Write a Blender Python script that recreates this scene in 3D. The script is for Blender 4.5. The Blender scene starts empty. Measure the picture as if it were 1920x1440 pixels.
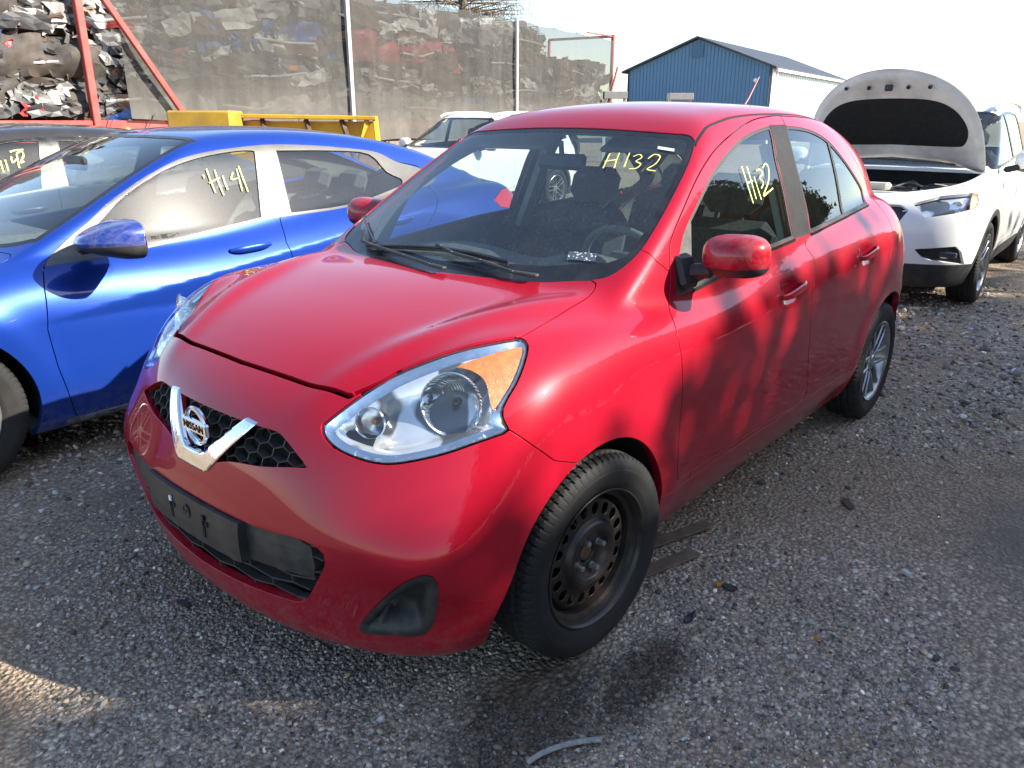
import bpy, bmesh, math, random
import numpy as np
from mathutils import Vector, Matrix
random.seed(7); rng = np.random.default_rng(7)
SC = bpy.context.scene
COL = SC.collection
PI = math.pi
# ------------------------------------------------------------------ camera
CAM = np.array([1.58215, 1.84317, 1.45238]); YAW, PITCH, ROLL, FPX = 3.849612, -0.330512, 0.002913, 1447.17
def _basis():
    f = np.array([math.cos(PITCH)*math.cos(YAW), math.cos(PITCH)*math.sin(YAW), math.sin(PITCH)])
    r = np.cross(f, [0, 0, 1]); r /= np.linalg.norm(r); u = np.cross(r, f)
    return r*math.cos(ROLL)+u*math.sin(ROLL), -r*math.sin(ROLL)+u*math.cos(ROLL), f
CR, CU, CF = _basis()
cd = bpy.data.cameras.new('camera'); cam = bpy.data.objects.new('camera', cd); COL.objects.link(cam)
cd.sensor_fit = 'HORIZONTAL'; cd.sensor_width = 36.0; cd.lens = FPX/1920*36.0
cd.clip_start = 0.05; cd.clip_end = 3000
cam.matrix_world = Matrix([[CR[0], CU[0], -CF[0], CAM[0]], [CR[1], CU[1], -CF[1], CAM[1]], [CR[2], CU[2], -CF[2], CAM[2]], [0, 0, 0, 1]])
SC.camera = cam
# ------------------------------------------------------------------ light
SUN_AZ, SUN_EL = math.radians(118.5), math.radians(30.5)      # direction towards the sun
SDIR = Vector((math.cos(SUN_EL)*math.cos(SUN_AZ), math.cos(SUN_EL)*math.sin(SUN_AZ), math.sin(SUN_EL)))
W = bpy.data.worlds.new('World'); SC.world = W; W.use_nodes = True
nt = W.node_tree; nt.nodes.clear()
sky = nt.nodes.new('ShaderNodeTexSky'); sky.sky_type = 'NISHITA'; sky.sun_disc = False
sky.sun_elevation = SUN_EL; sky.sun_rotation = math.radians(90)-SUN_AZ
sky.air_density = 1.0; sky.dust_density = 0.6; sky.ozone_density = 1.0; sky.altitude = 100
bg = nt.nodes.new('ShaderNodeBackground'); bg.inputs[1].default_value = 0.12
wo = nt.nodes.new('ShaderNodeOutputWorld')
nt.links.new(sky.outputs[0], bg.inputs[0]); nt.links.new(bg.outputs[0], wo.inputs[0])
sl = bpy.data.lights.new('sun', 'SUN'); sl.energy = 4.8; sl.angle = math.radians(0.53); sl.color = (1.0, 0.92, 0.78)
so = bpy.data.objects.new('sun', sl); COL.objects.link(so); so.location = (0, 0, 30)
so.rotation_euler = SDIR.to_track_quat('Z', 'Y').to_euler()
SC.view_settings.view_transform = 'Standard'; SC.view_settings.look = 'None'; SC.view_settings.exposure = 1.55; SC.view_settings.gamma = 1.0
SC.render.engine = 'CYCLES'
SC.cycles.use_denoising = True; SC.cycles.max_bounces = 10; SC.cycles.transparent_max_bounces = 24
SC.cycles.glossy_bounces = 5; SC.cycles.transmission_bounces = 6; SC.cycles.diffuse_bounces = 3
SC.cycles.caustics_reflective = False; SC.cycles.caustics_refractive = False
# ------------------------------------------------------------------ pixels of the photograph -> rays
def ray(q):
    d = CF+CR*(q[0]-960)/FPX-CU*(q[1]-720)/FPX
    return d/np.linalg.norm(d)
def at(q, axis, val):
    d = ray(q); return CAM+d*((val-CAM[axis])/d[axis])
# ------------------------------------------------------------------ objects
def tag(o, label=None, cat=None, group=None, kind=None):
    if label: o['label'] = label
    if cat: o['category'] = cat
    if group: o['group'] = group
    if kind: o['kind'] = kind
    return o
def empty(name, loc=(0, 0, 0), rz=0.0):
    o = bpy.data.objects.new(name, None); COL.objects.link(o); o.location = loc; o.rotation_euler = (0, 0, rz)
    o.empty_display_size = 0.2
    return o
def mobj(name, V, F, mat, parent=None, smooth=True, normals=None, sharp=None):
    me = bpy.data.meshes.new(name)
    V = np.asarray(V, float)
    if isinstance(F, np.ndarray):
        k = F.shape[1]; n = len(F)
        me.vertices.add(len(V)); me.vertices.foreach_set('co', V.ravel())
        me.loops.add(n*k); me.loops.foreach_set('vertex_index', F.ravel().astype(np.int32))
        me.polygons.add(n); me.polygons.foreach_set('loop_start', np.arange(0, n*k, k, dtype=np.int32))
        me.update(calc_edges=True)
    else:
        me.from_pydata([tuple(v) for v in V], [], [tuple(int(i) for i in f) for f in F]); me.update()
    if smooth: me.polygons.foreach_set('use_smooth', np.ones(len(me.polygons), bool))
    if sharp: me.set_sharp_from_angle(angle=sharp)
    if normals is not None: me.normals_split_custom_set_from_vertices([tuple(x) for x in normals])
    me.materials.append(mat if not isinstance(mat, str) else M[mat])
    o = bpy.data.objects.new(name, me); COL.objects.link(o)
    if parent is not None: o.parent = parent
    return o
class MB:
    """collects simple shapes into one mesh"""
    def __init__(s): s.v = []; s.f = []; s.sm = []
    def add(s, V, F, smooth=False):
        n = len(s.v); s.v += [tuple(map(float, v)) for v in V]; s.f += [tuple(i+n for i in f) for f in F]; s.sm += [smooth]*len(F); return s
    def box(s, c, d, R=None, bev=0.0):
        c = np.array(c, float); h = np.array(d, float)/2
        if bev > 0:
            bev = min(bev, min(h)*.95)
            pts = []
            for sx in (-1, 1):
                for sy in (-1, 1):
                    for sz in (-1, 1):
                        for a in range(3):
                            q = h-bev; q[a] = h[a]; pts.append(q*[sx, sy, sz])
            P = np.array(pts); idx = lambda sx, sy, sz, a: ((sx*2+sy)*2+sz)*3+a
            F = []
            for a in range(3):
                b, e = (a+1) % 3, (a+2) % 3
                for sa in (0, 1):
                    q = []
                    for sb, se in ((0, 0), (1, 0), (1, 1), (0, 1)):
                        k = [0, 0, 0]; k[a] = sa; k[b] = sb; k[e] = se; q.append(idx(*k, a))
                    F.append(q if sa else q[::-1])
            for a in range(3):
                b, e = (a+1) % 3, (a+2) % 3
                for sb in (0, 1):
                    for se in (0, 1):
                        k0 = [0, 0, 0]; k0[b] = sb; k0[e] = se; k1 = k0[:]; k1[a] = 1
                        q = [idx(*k0, b), idx(*k1, b), idx(*k1, e), idx(*k0, e)]
                        F.append(q if sb != se else q[::-1])
            for k in [(i, j, l) for i in (0, 1) for j in (0, 1) for l in (0, 1)]:
                q = [idx(*k, 0), idx(*k, 1), idx(*k, 2)]
                F.append(q if sum(k) % 2 else q[::-1])
        else:
            P = np.array([[x, y, z] for x in (-1, 1) for y in (-1, 1) for z in (-1, 1)])*h
            F = [(0, 1, 3, 2), (4, 6, 7, 5), (0, 4, 5, 1), (2, 3, 7, 6), (0, 2, 6, 4), (1, 5, 7, 3)]
        if R is not None: P = P@np.asarray(R).T
        return s.add(P+c, F)
    def bar(s, a, b, w, t, up=(0, 0, 1), bev=0.0):
        a = np.array(a, float); b = np.array(b, float); d = b-a; L = np.linalg.norm(d); x = d/L
        y = np.cross(np.array(up, float), x)
        if np.linalg.norm(y) < 1e-4: y = np.cross((1, 0, 0), x)
        y /= np.linalg.norm(y); z = np.cross(x, y)
        return s.box((a+b)/2, (L, w, t), np.stack([x, y, z], 1), bev)
    def tube(s, pts, r, n=8, cap=True):
        P = np.array(pts, float); m = len(P); r = np.broadcast_to(np.asarray(r, float), (m,))
        T = np.gradient(P, axis=0); T /= np.linalg.norm(T, axis=1)[:, None]+1e-12
        u = np.cross(T[0], (0, 0, 1)); 
        if np.linalg.norm(u) < .1: u = np.cross(T[0], (1, 0, 0))
        V = []
        for i in range(m):
            u = u-T[i]*(u@T[i]); u /= np.linalg.norm(u)+1e-12; w = np.cross(T[i], u)
            for k in range(n):
                a = 2*PI*k/n; V.append(P[i]+r[i]*(u*math.cos(a)+w*math.sin(a)))
        F = [(i*n+k, i*n+(k+1) % n, (i+1)*n+(k+1) % n, (i+1)*n+k) for i in range(m-1) for k in range(n)]
        if cap: F += [tuple(range(n))[::-1], tuple((m-1)*n+k for k in range(n))]
        return s.add(V, F, True)
    def lathe(s, prof, c=(0, 0, 0), axis=1, n=48, R=None, closed=False):
        """prof = [(radius, along)] spun about an axis through c"""
        V = []; m = len(prof)
        for k in range(n):
            a = 2*PI*k/n
            for r_, h in prof:
                p = [0, 0, 0]; p[axis] = h; p[(axis+1) % 3] = r_*math.cos(a); p[(axis+2) % 3] = r_*math.sin(a); V.append(p)
        V = np.array(V)
        if R is not None: V = V@np.asarray(R).T
        F = []
        for k in range(n):
            for i in range(m-1 if not closed else m):
                j = (i+1) % m; F.append((k*m+i, k*m+j, ((k+1) % n)*m+j, ((k+1) % n)*m+i))
        return s.add(V+np.array(c), F, True)
    def prism(s, poly, a, b, axis=1):
        """2-D polygon extruded along an axis from a to b"""
        n = len(poly); V = []
        for h in (a, b):
            for p in poly:
                q = [0, 0, 0]; q[axis] = h; q[(axis+1) % 3] = p[0]; q[(axis+2) % 3] = p[1]; V.append(q)
        F = [tuple(range(n))[::-1], tuple(range(n, 2*n))]+[(i, (i+1) % n, n+(i+1) % n, n+i) for i in range(n)]
        return s.add(V, F)
    def build(s, name, mat, parent=None, bevel=0.0, recalc=True):
        me = bpy.data.meshes.new(name); me.from_pydata(s.v, [], s.f); me.update()
        me.polygons.foreach_set('use_smooth', np.array(s.sm, bool))
        if recalc:
            bm = bmesh.new(); bm.from_mesh(me); bmesh.ops.recalc_face_normals(bm, faces=bm.faces)
            if any(s.sm):
                for e in bm.edges:
                    if len(e.link_faces) == 2 and e.calc_face_angle(0) > 0.7: e.smooth = False
            bm.to_mesh(me); bm.free()
        me.materials.append(M[mat] if isinstance(mat, str) else mat)
        o = bpy.data.objects.new(name, me); COL.objects.link(o)
        if parent is not None: o.parent = parent
        if bevel > 0:
            b = o.modifiers.new('bevel', 'BEVEL'); b.width = bevel; b.segments = 2; b.limit_method = 'ANGLE'; b.harden_normals = False
        return o
def copy_tree(o, parent=None):
    c = o.copy(); COL.objects.link(c); c.parent = parent
    for ch in list(o.children): copy_tree(ch, c)
    return c
# ------------------------------------------------------------------ curves and implicit surfaces
def spl(pts, n=3000):
    """natural cubic through (x, y) as a fast lookup"""
    P = np.array(sorted(pts), float); x, y = P[:, 0], P[:, 1]; m = len(x); h = np.diff(x)
    A = np.eye(m); b = np.zeros(m)
    for i in range(1, m-1):
        A[i, i-1] = h[i-1]; A[i, i] = 2*(h[i-1]+h[i]); A[i, i+1] = h[i]
        b[i] = 6*((y[i+1]-y[i])/h[i]-(y[i]-y[i-1])/h[i-1])
    k = np.linalg.solve(A, b)
    X = np.linspace(x[0], x[-1], n); i = np.clip(np.searchsorted(x, X)-1, 0, m-2); t = X-x[i]; hh = h[i]
    Y = y[i]+t*((y[i+1]-y[i])/hh-hh*(2*k[i]+k[i+1])/6)+t*t*k[i]/2+t**3*(k[i+1]-k[i])/(6*hh)
    return lambda q: np.interp(q, X, Y)
def smax(a, b, k):
    h = np.maximum(k-np.abs(a-b), 0)/k; return np.maximum(a, b)+h*h*h*k/6
def smin(a, b, k): return -smax(-a, -b, k)
def gauss(x, c, w): return np.exp(-((x-c)/w)**2)
def sstep(x, a, b):
    t = np.clip((x-a)/(b-a), 0, 1); return t*t*(3-2*t)
def grad(f, P, e=1.5e-3):
    g = np.empty_like(P)
    for a in range(3):
        d = np.zeros(3); d[a] = e; A = P+d; B = P-d
        g[:, a] = (f(A[:, 0], A[:, 1], A[:, 2])-f(B[:, 0], B[:, 1], B[:, 2]))/(2*e)
    return g
def project(f, P, it=3, step=.02):
    for _ in range(it):
        g = grad(f, P); v = f(P[:, 0], P[:, 1], P[:, 2])
        d = -(v/np.maximum((g*g).sum(1), .05))[:, None]*g
        L = np.linalg.norm(d, axis=1)[:, None]; P = P+d*np.minimum(1, step/np.maximum(L, 1e-9))
    return P
def nets(f, lo, hi, h):
    """surface nets of f = 0, symmetric in y (lo[1] ignored)"""
    x = np.arange(lo[0], hi[0]+h, h); y = (np.arange(int(hi[1]/h)+2)+.5)*h; z = np.arange(lo[2], hi[2]+h, h)
    G = np.empty((len(x), len(y), len(z)), np.float32)
    Yg, Zg = np.meshgrid(y, z, indexing='ij')
    step = max(1, int(400000/Yg.size))
    for i in range(0, len(x), step):
        xs = x[i:i+step]
        X3 = np.broadcast_to(xs[:, None, None], (len(xs),)+Yg.shape); Y3 = np.broadcast_to(Yg, X3.shape); Z3 = np.broadcast_to(Zg, X3.shape)
        G[i:i+step] = f(X3, Y3, Z3)
    G = np.concatenate([G[:, ::-1], G], 1); y = np.concatenate([-y[::-1], y])
    S = G < 0
    nx, ny, nz = (np.array(G.shape)-1)
    c = np.zeros((nx, ny, nz), np.int8)
    for a in (0, 1):
        for b in (0, 1):
            for d in (0, 1): c += S[a:a+nx, b:b+ny, d:d+nz]
    act = (c > 0) & (c < 8); ids = np.full(act.shape, -1, np.int32); I = np.argwhere(act); ids[act] = np.arange(len(I))
    acc = np.zeros((len(I), 3)); cnt = np.zeros(len(I))
    for a in range(3):
        b, e = (a+1) % 3, (a+2) % 3
        for ob in (0, 1):
            for oe in (0, 1):
                o0 = np.zeros(3, int); o0[b] = ob; o0[e] = oe; o1 = o0.copy(); o1[a] = 1
                g0 = G[tuple((I+o0).T)]; g1 = G[tuple((I+o1).T)]; m = (g0 < 0) != (g1 < 0)
                t = np.where(m, g0/np.where(m, g0-g1, 1), 0); p = np.tile(o0.astype(float), (len(I), 1)); p[:, a] = t
                acc[m] += p[m]; cnt[m] += 1
    P = (I+acc/np.maximum(cnt, 1)[:, None])*h; P[:, 0] += x[0]; P[:, 1] += y[0]; P[:, 2] += z[0]
    Q = []
    for a in range(3):
        b, e = (a+1) % 3, (a+2) % 3
        s0 = [slice(None)]*3; s1 = [slice(None)]*3; s0[a] = slice(0, -1); s1[a] = slice(1, None)
        A, B = S[tuple(s0)], S[tuple(s1)]; K = np.argwhere(A != B)
        K = K[(K[:, b] > 0) & (K[:, e] > 0) & (K[:, b] < ids.shape[b]) & (K[:, e] < ids.shape[e])]
        fl = A[tuple(K.T)]
        db = np.zeros(3, int); db[b] = 1; de = np.zeros(3, int); de[e] = 1
        q = np.stack([ids[tuple((K-db-de).T)], ids[tuple((K-de).T)], ids[tuple(K.T)], ids[tuple((K-db).T)]], 1)
        q[~fl] = q[~fl][:, ::-1]; Q.append(q)
    Q = np.concatenate(Q); Q = Q[(Q >= 0).all(1)]
    P = project(f, P, 3, h*.6)
    d1 = ((P[Q[:, 0]]-P[Q[:, 2]])**2).sum(1); d2 = ((P[Q[:, 1]]-P[Q[:, 3]])**2).sum(1); m = d1 <= d2
    T = np.concatenate([Q[m][:, [0, 1, 2]], Q[m][:, [0, 2, 3]], Q[~m][:, [0, 1, 3]], Q[~m][:, [1, 2, 3]]])
    return P, T
def cut(P, T, phi, lab=None):
    """split triangles along phi = 0; returns P, T, phi, lab"""
    phi = np.where(np.abs(phi) < 2e-5, 2e-5, phi)
    s = phi > 0; E = np.concatenate([T[:, [0, 1]], T[:, [1, 2]], T[:, [2, 0]]]); E.sort(1)
    x = s[E[:, 0]] != s[E[:, 1]]
    if not x.any(): return P, T, phi, lab
    U, inv = np.unique(E[x], axis=0, return_inverse=True); inv = inv.ravel()
    a, b = phi[U[:, 0]], phi[U[:, 1]]; t = (a/(a-b))[:, None]
    newP = P[U[:, 0]]*(1-t)+P[U[:, 1]]*t; n0 = len(P)
    mid = np.full(len(E), -1); mid[x] = n0+inv; n = len(T); mid = mid.reshape(3, n).T     # mid[:,k] on edge k,k+1
    P2 = np.concatenate([P, newP]); phi2 = np.concatenate([phi, np.zeros(len(newP))])
    c = (mid >= 0).sum(1) == 2; keep = T[~c]; X = T[c]; mm = mid[c]
    # rotate so that the lone vertex is first: edge 1 (v1-v2) uncut
    k = np.where(mm[:, 1] < 0, 0, np.where(mm[:, 2] < 0, 1, 2)); r = np.arange(len(X))
    v0, v1, v2 = X[r, k], X[r, (k+1) % 3], X[r, (k+2) % 3]; m0, m2 = mm[r, k], mm[r, (k+2) % 3]
    T2 = np.concatenate([keep, np.stack([v0, m0, m2], 1), np.stack([m0, v1, v2], 1), np.stack([m0, v2, m2], 1)])
    lab2 = None if lab is None else np.concatenate([lab[~c], lab[c], lab[c], lab[c]])
    return P2, T2, phi2, lab2
def smooth_poly(pts, n=6, closed=True, corners=()):
    """Catmull-Rom through the points; indices in corners stay sharp"""
    P = np.array(pts, float); m = len(P); out = []
    R = range(m if closed else m-1)
    for i in R:
        p1, p2 = P[i], P[(i+1) % m]
        p0 = P[(i-1) % m] if (closed or i > 0) else p1; p3 = P[(i+2) % m] if (closed or i+2 < m) else p2
        if i in corners: p0 = p1
        if (i+1) % m in corners: p3 = p2
        for t in np.arange(n)/n:
            t0 = 0.5*(2*p1+(p2-p0)*t+(2*p0-5*p1+4*p2-p3)*t*t+(3*p1-p0-3*p2+p3)*t**3); out.append(t0)
    if not closed: out.append(P[-1])
    return np.array(out)
def sdpoly(Q, V, chunk=20000, margin=.06):
    """signed distance (negative inside) of 2-D points Q to polygon V; exact near the polygon"""
    V = np.asarray(V, float); lo = V.min(0)-margin; hi = V.max(0)+margin
    out = np.maximum(np.maximum(lo-Q, Q-hi).max(1), 0)+margin; near = np.flatnonzero(((Q > lo) & (Q < hi)).all(1))
    A = V; B = np.roll(V, -1, 0); e = B-A; ee = (e*e).sum(1)+1e-12; K = B[:, 1]-A[:, 1]; K = np.where(np.abs(K) < 1e-12, 1e-12, K); sl = e[:, 0]/K
    for i in range(0, len(near), chunk):
        j = near[i:i+chunk]; qx = Q[j, 0][:, None]; qy = Q[j, 1][:, None]; wx = qx-A[:, 0]; wy = qy-A[:, 1]
        t = np.clip((wx*e[:, 0]+wy*e[:, 1])/ee, 0, 1); d = np.sqrt(((wx-t*e[:, 0])**2+(wy-t*e[:, 1])**2).min(1))
        c = ((A[:, 1] > qy) != (B[:, 1] > qy)) & (wx < sl*wy)
        out[j] = np.where(c.sum(1) % 2 == 1, -d, d)
    return out
def sdline(Q, V):
    """signed distance to an open polyline (left of travel positive), extended straight"""
    V = np.asarray(V, float); V = np.concatenate([[V[0]+(V[0]-V[1])*50], V, [V[-1]+(V[-1]-V[-2])*50]])
    A, B = V[:-1], V[1:]; e = B-A; ee = (e*e).sum(1); out = np.empty(len(Q))
    for i in range(0, len(Q), 20000):
        q = Q[i:i+20000, None]; w = q-A; t = np.clip((w*e).sum(2)/ee, 0, 1); dv = w-t[..., None]*e; d2 = (dv**2).sum(2); j = d2.argmin(1); r = np.arange(len(j))
        cr = e[j, 0]*w[r, j, 1]-e[j, 1]*w[r, j, 0]; out[i:i+20000] = np.sqrt(d2[r, j])*np.sign(cr)
    return out
def march_many(f, L, xf=None, tmax=40.0, miss=.55):
    """first hits of the photograph's pixel rays with f (in a car's own frame through xf); a miss falls on the plane y = miss"""
    o = CAM.copy(); D = np.array([ray(q) for q in L])
    if xf is not None: o, D = xf(o, D)
    n = len(D); t = np.full(n, .3); live = np.ones(n, bool)
    for _ in range(220):
        P = o+D[live]*t[live, None]; v = f(P[:, 0], P[:, 1], P[:, 2]); t[live] += np.clip(v*.62, -.1, .2)
        idx = np.flatnonzero(live); live[idx[(np.abs(v) < 3e-5) | (t[idx] > tmax)]] = False
        if not live.any(): break
    bad = (t > tmax) | live
    if miss is None: bad = t > tmax
    P = o+D*t[:, None]
    if bad.any() and miss is not None: P[bad] = o+D[bad]*((miss-o[1])/D[bad][:, [1]])
    return P, bad
def march(f, q, xf=None):
    P, b = march_many(f, [q], xf); return None if b[0] else P[0]
# ------------------------------------------------------------------ materials
M = {}
class NT:
    def __init__(s, name):
        s.m = bpy.data.materials.new(name); s.m.use_nodes = True; s.t = s.m.node_tree; s.t.nodes.clear(); M[name] = s.m
        s.out = s.n('ShaderNodeOutputMaterial')
    def n(s, typ, **kw):
        nd = s.t.nodes.new(typ)
        for k, v in kw.items(): setattr(nd, k, v)
        return nd
    def l(s, a, b): s.t.links.new(a, b)
    def val(s, sock, v):
        if hasattr(v, 'is_linked') or isinstance(v, bpy.types.NodeSocket): s.l(v, sock)
        else: sock.default_value = v if not (isinstance(v, tuple) and len(v) == 3 and sock.type == 'RGBA') else (*v, 1)
    def coord(s, kind='Object', scale=None):
        c = s.n('ShaderNodeTexCoord').outputs[kind]
        if scale is not None:
            mp = s.n('ShaderNodeMapping'); mp.inputs['Scale'].default_value = scale if isinstance(scale, tuple) else (scale,)*3; s.l(c, mp.inputs[0]); return mp.outputs[0]
        return c
    def noise(s, vec, scale=5, detail=4, rough=.55, dist=0.0, out='Fac'):
        k = s.n('ShaderNodeTexNoise'); s.l(vec, k.inputs['Vector']); k.inputs['Scale'].default_value = scale; k.inputs['Detail'].default_value = detail; k.inputs['Roughness'].default_value = rough; k.inputs['Distortion'].default_value = dist
        return k.outputs[out]
    def voro(s, vec, scale=5, feature='F1', out='Distance', rand=1.0):
        k = s.n('ShaderNodeTexVoronoi', feature=feature); s.l(vec, k.inputs['Vector']); k.inputs['Scale'].default_value = scale; k.inputs['Randomness'].default_value = rand
        return k.outputs[out]
    def ramp(s, fac, stops, interp='LINEAR'):
        k = s.n('ShaderNodeValToRGB'); k.color_ramp.interpolation = interp; e = k.color_ramp.elements
        while len(e) < len(stops): e.new(0.5)
        for q, (p, c) in zip(e, stops):
            q.position = p; q.color = (c, c, c, 1) if isinstance(c, (int, float)) else (*c, 1)
        s.l(fac, k.inputs[0]); return k.outputs[0]
    def mix(s, fac, a, b, blend='MIX'):
        k = s.n('ShaderNodeMix', data_type='RGBA', blend_type=blend); s.val(k.inputs[0], fac); s.val(k.inputs[6], a); s.val(k.inputs[7], b); return k.outputs[2]
    def math(s, op, a, b=0.0):
        k = s.n('ShaderNodeMath', operation=op); s.val(k.inputs[0], a); s.val(k.inputs[1], b); return k.outputs[0]
    def bump(s, h, strength=.3, dist=.01, normal=None):
        k = s.n('ShaderNodeBump'); k.inputs['Strength'].default_value = strength; k.inputs['Distance'].default_value = dist; s.l(h, k.inputs['Height'])
        if normal is not None: s.l(normal, k.inputs['Normal'])
        return k.outputs[0]
    def pbr(s, **kw):
        p = s.n('ShaderNodeBsdfPrincipled')
        for k, v in kw.items(): s.val(p.inputs[k.replace('_', ' ')], v)
        s.l(p.outputs[0], s.out.inputs[0]); return p
    def mixsh(s, fac, a, b):
        k = s.n('ShaderNodeMixShader'); s.val(k.inputs[0], fac); s.l(a, k.inputs[1]); s.l(b, k.inputs[2]); return k.outputs[0]
def plain(name, col, rough=.5, metal=0.0, var=.12, scale=14, bump=0.0, spec=.5, dirt=None, coat=0.0):
    t = NT(name); c = t.coord()
    a = t.noise(c, scale, 5); base = t.mix(t.ramp(a, [(.3, 0.0), (.7, 1.0)]), tuple(v*(1-var) for v in col), tuple(min(1, v*(1+var)) for v in col))
    if dirt:
        d = t.ramp(t.noise(c, scale*.35, 6, .65), [(.45, 0.0), (.70, dirt[1])]); base = t.mix(d, base, dirt[0])
    kw = {}
    if bump: kw['Normal'] = t.bump(t.noise(c, scale*8, 3), bump, .004)
    t.pbr(Base_Color=base, Roughness=t.ramp(t.noise(c, scale*.7, 4), [(.3, max(.02, rough-.07)), (.7, min(1, rough+.07))]), Metallic=metal, Specular_IOR_Level=spec, Coat_Weight=coat, **kw)
    return t.m
def paint(name, col, metal=.0, rough=.35, flake=.25, dust=.12, dustcol=(.35, .32, .29), dustz=.55, coat=1.0):
    """clear-coated car paint with fine flakes, film of dust and dirt thrown up along the bottom"""
    t = NT(name); c = t.coord()
    fl = t.noise(c, 1400, 1, .5); base = t.mix(t.ramp(fl, [(.35, 0.0), (.7, 1.0)]), tuple(v*(1-flake) for v in col), tuple(min(1, v*(1+flake)) for v in col))
    sep = t.n('ShaderNodeSeparateXYZ'); t.l(c, sep.inputs[0])
    low = t.n('ShaderNodeMapRange'); low.inputs[1].default_value = dustz; low.inputs[2].default_value = .18; low.inputs[3].default_value = 0; low.inputs[4].default_value = 1; t.l(sep.outputs[2], low.inputs[0])
    sp = t.ramp(t.noise(c, 22, 8, .75), [(.42, 0.0), (.75, 1.0)])
    dirt = t.math('MULTIPLY', t.math('POWER', low.outputs[0], 2.2), sp)
    film = t.ramp(t.noise(c, 3.2, 7, .65), [(.35, dust*.35), (.75, dust)])
    spots = t.math('MULTIPLY', t.ramp(t.voro(c, 95), [(.0, 1.0), (.10, 0.0)]), t.ramp(t.noise(c, 6, 3), [(.48, 0.0), (.62, .5)]))
    d = t.math('MAXIMUM', t.math('ADD', film, t.math('MULTIPLY', dirt, .55)), spots); d.node.use_clamp = True
    base = t.mix(d, base, dustcol)
    rough_c = t.ramp(d, [(0.0, .012), (.06, .03), (.3, .16), (1.0, .6)])
    wob = t.bump(t.noise(c, 5.5, 2, .4), .012, .02)
    t.pbr(Base_Color=base, Metallic=metal, Roughness=rough, Specular_IOR_Level=.12, Coat_Weight=coat, Coat_Roughness=rough_c, Coat_IOR=1.42, Coat_Normal=wob)
    return t.m
def glass(name, tint=(.72, .78, .76), haze=.06, spots=.25, rough=.015, hazecol=(.62, .62, .58), scale=1.0, glare=0.0):
    """thin automotive glass: tinted straight-through view, mirror reflection by Fresnel, film of dust and dried drops"""
    t = NT(name); c = t.coord()
    tr = t.n('ShaderNodeBsdfTransparent'); tr.inputs[0].default_value = (*tint, 1)
    gl = t.n('ShaderNodeBsdfGlossy'); gl.inputs['Roughness'].default_value = rough; gl.inputs[0].default_value = (1, 1, 1, 1)
    ge = t.n('ShaderNodeNewGeometry'); dt = t.n('ShaderNodeVectorMath', operation='DOT_PRODUCT'); t.l(ge.outputs['Normal'], dt.inputs[0]); t.l(ge.outputs['Incoming'], dt.inputs[1])
    cs = t.math('SUBTRACT', 1.0, t.math('ABSOLUTE', dt.outputs['Value'])); f2 = t.math('ADD', .07, t.math('MULTIPLY', t.math('POWER', cs, 4.5), .93)); f2.node.use_clamp = True
    a = t.mixsh(f2, tr.outputs[0], gl.outputs[0])
    if glare:
        g2 = t.n('ShaderNodeBsdfGlossy'); g2.inputs['Roughness'].default_value = .21; g2.inputs[0].default_value = (.9, .9, .88, 1); a = t.mixsh(glare, a, g2.outputs[0])
    df = t.n('ShaderNodeBsdfDiffuse'); df.inputs[0].default_value = (*hazecol, 1)
    film = t.ramp(t.noise(c, 2.4*scale, 8, .7), [(.35, haze*.3), (.75, haze*1.6)])
    dr = t.math('MULTIPLY', t.ramp(t.voro(c, 120*scale), [(.12, 1.0), (.2, 0.0)]), t.ramp(t.noise(c, 7*scale, 4), [(.45, 0.0), (.7, spots)]))
    run = t.math('MULTIPLY', t.ramp(t.noise(t.coord('Object', (55, 55, 3)), 3, 3), [(.55, 0.0), (.75, spots*.5)]), 1.0)
    d = t.math('ADD', t.math('MAXIMUM', film, dr), t.math('MULTIPLY', run, .5)); d.node.use_clamp = True
    t.l(t.mixsh(d, a, df.outputs[0]), t.out.inputs[0]); return t.m
paint('red_paint', (.345, .002, .017), metal=.10, rough=.36, flake=.18, coat=.85, dust=.018, dustz=.50, dustcol=(.22, .17, .15))
paint('blue_paint', (.006, .040, .29), metal=.35, rough=.34, flake=.2, dust=.02, dustz=.4)
paint('white_paint', (.80, .80, .78), rough=.35, flake=.02, dust=.10, dustcol=(.55, .53, .5), dustz=.5)
paint('black_paint', (.016, .017, .020), rough=.3, flake=.2, dust=.10, dustz=.5)
glass('windscreen_glass', (.60, .69, .70), haze=.022, spots=.2, glare=.015)
glass('side_glass', (.60, .68, .67), haze=.005, spots=.03)
glass('blue_car_glass', (.72, .80, .79), haze=.014, spots=.06, glare=.0018)
glass('lamp_lens', (.93, .95, .96), haze=.015, spots=.05, scale=2)
plain('rubber', (.016, .016, .017), .72, var=.3, scale=9, dirt=((.042, .039, .036), .4), spec=.3)
plain('steel_rim', (.017, .016, .016), .40, .1, var=.3, scale=26, dirt=((.10, .062, .042), .65), spec=.5)
plain('dark_hub', (.012, .011, .010), .8, dirt=((.06, .035, .02), .6))
plain('rust_hub', (.10, .05, .028), .85, var=.4, scale=60)
plain('nut_metal', (.55, .53, .50), .35, .9, var=.25, scale=200)
plain('alloy', (.42, .42, .43), .32, .85, var=.12, dirt=((.10, .085, .07), .35))
plain('alloy_dark', (.05, .05, .052), .5, .6, dirt=((.08, .06, .04), .4))
plain('black_plastic', (.022, .022, .023), .52, var=.2, scale=30, bump=.12, dirt=((.12, .11, .10), .22))
plain('grey_plastic', (.026, .025, .025), .5, var=.15, scale=40, bump=.15, dirt=((.15, .14, .12), .25))
plain('black_trim', (.012, .012, .013), .28, var=.2, scale=20, dirt=((.10, .10, .09), .15))
plain('seal', (.010, .010, .011), .5)
plain('void_black', (.006, .006, .006), .9)
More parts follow.
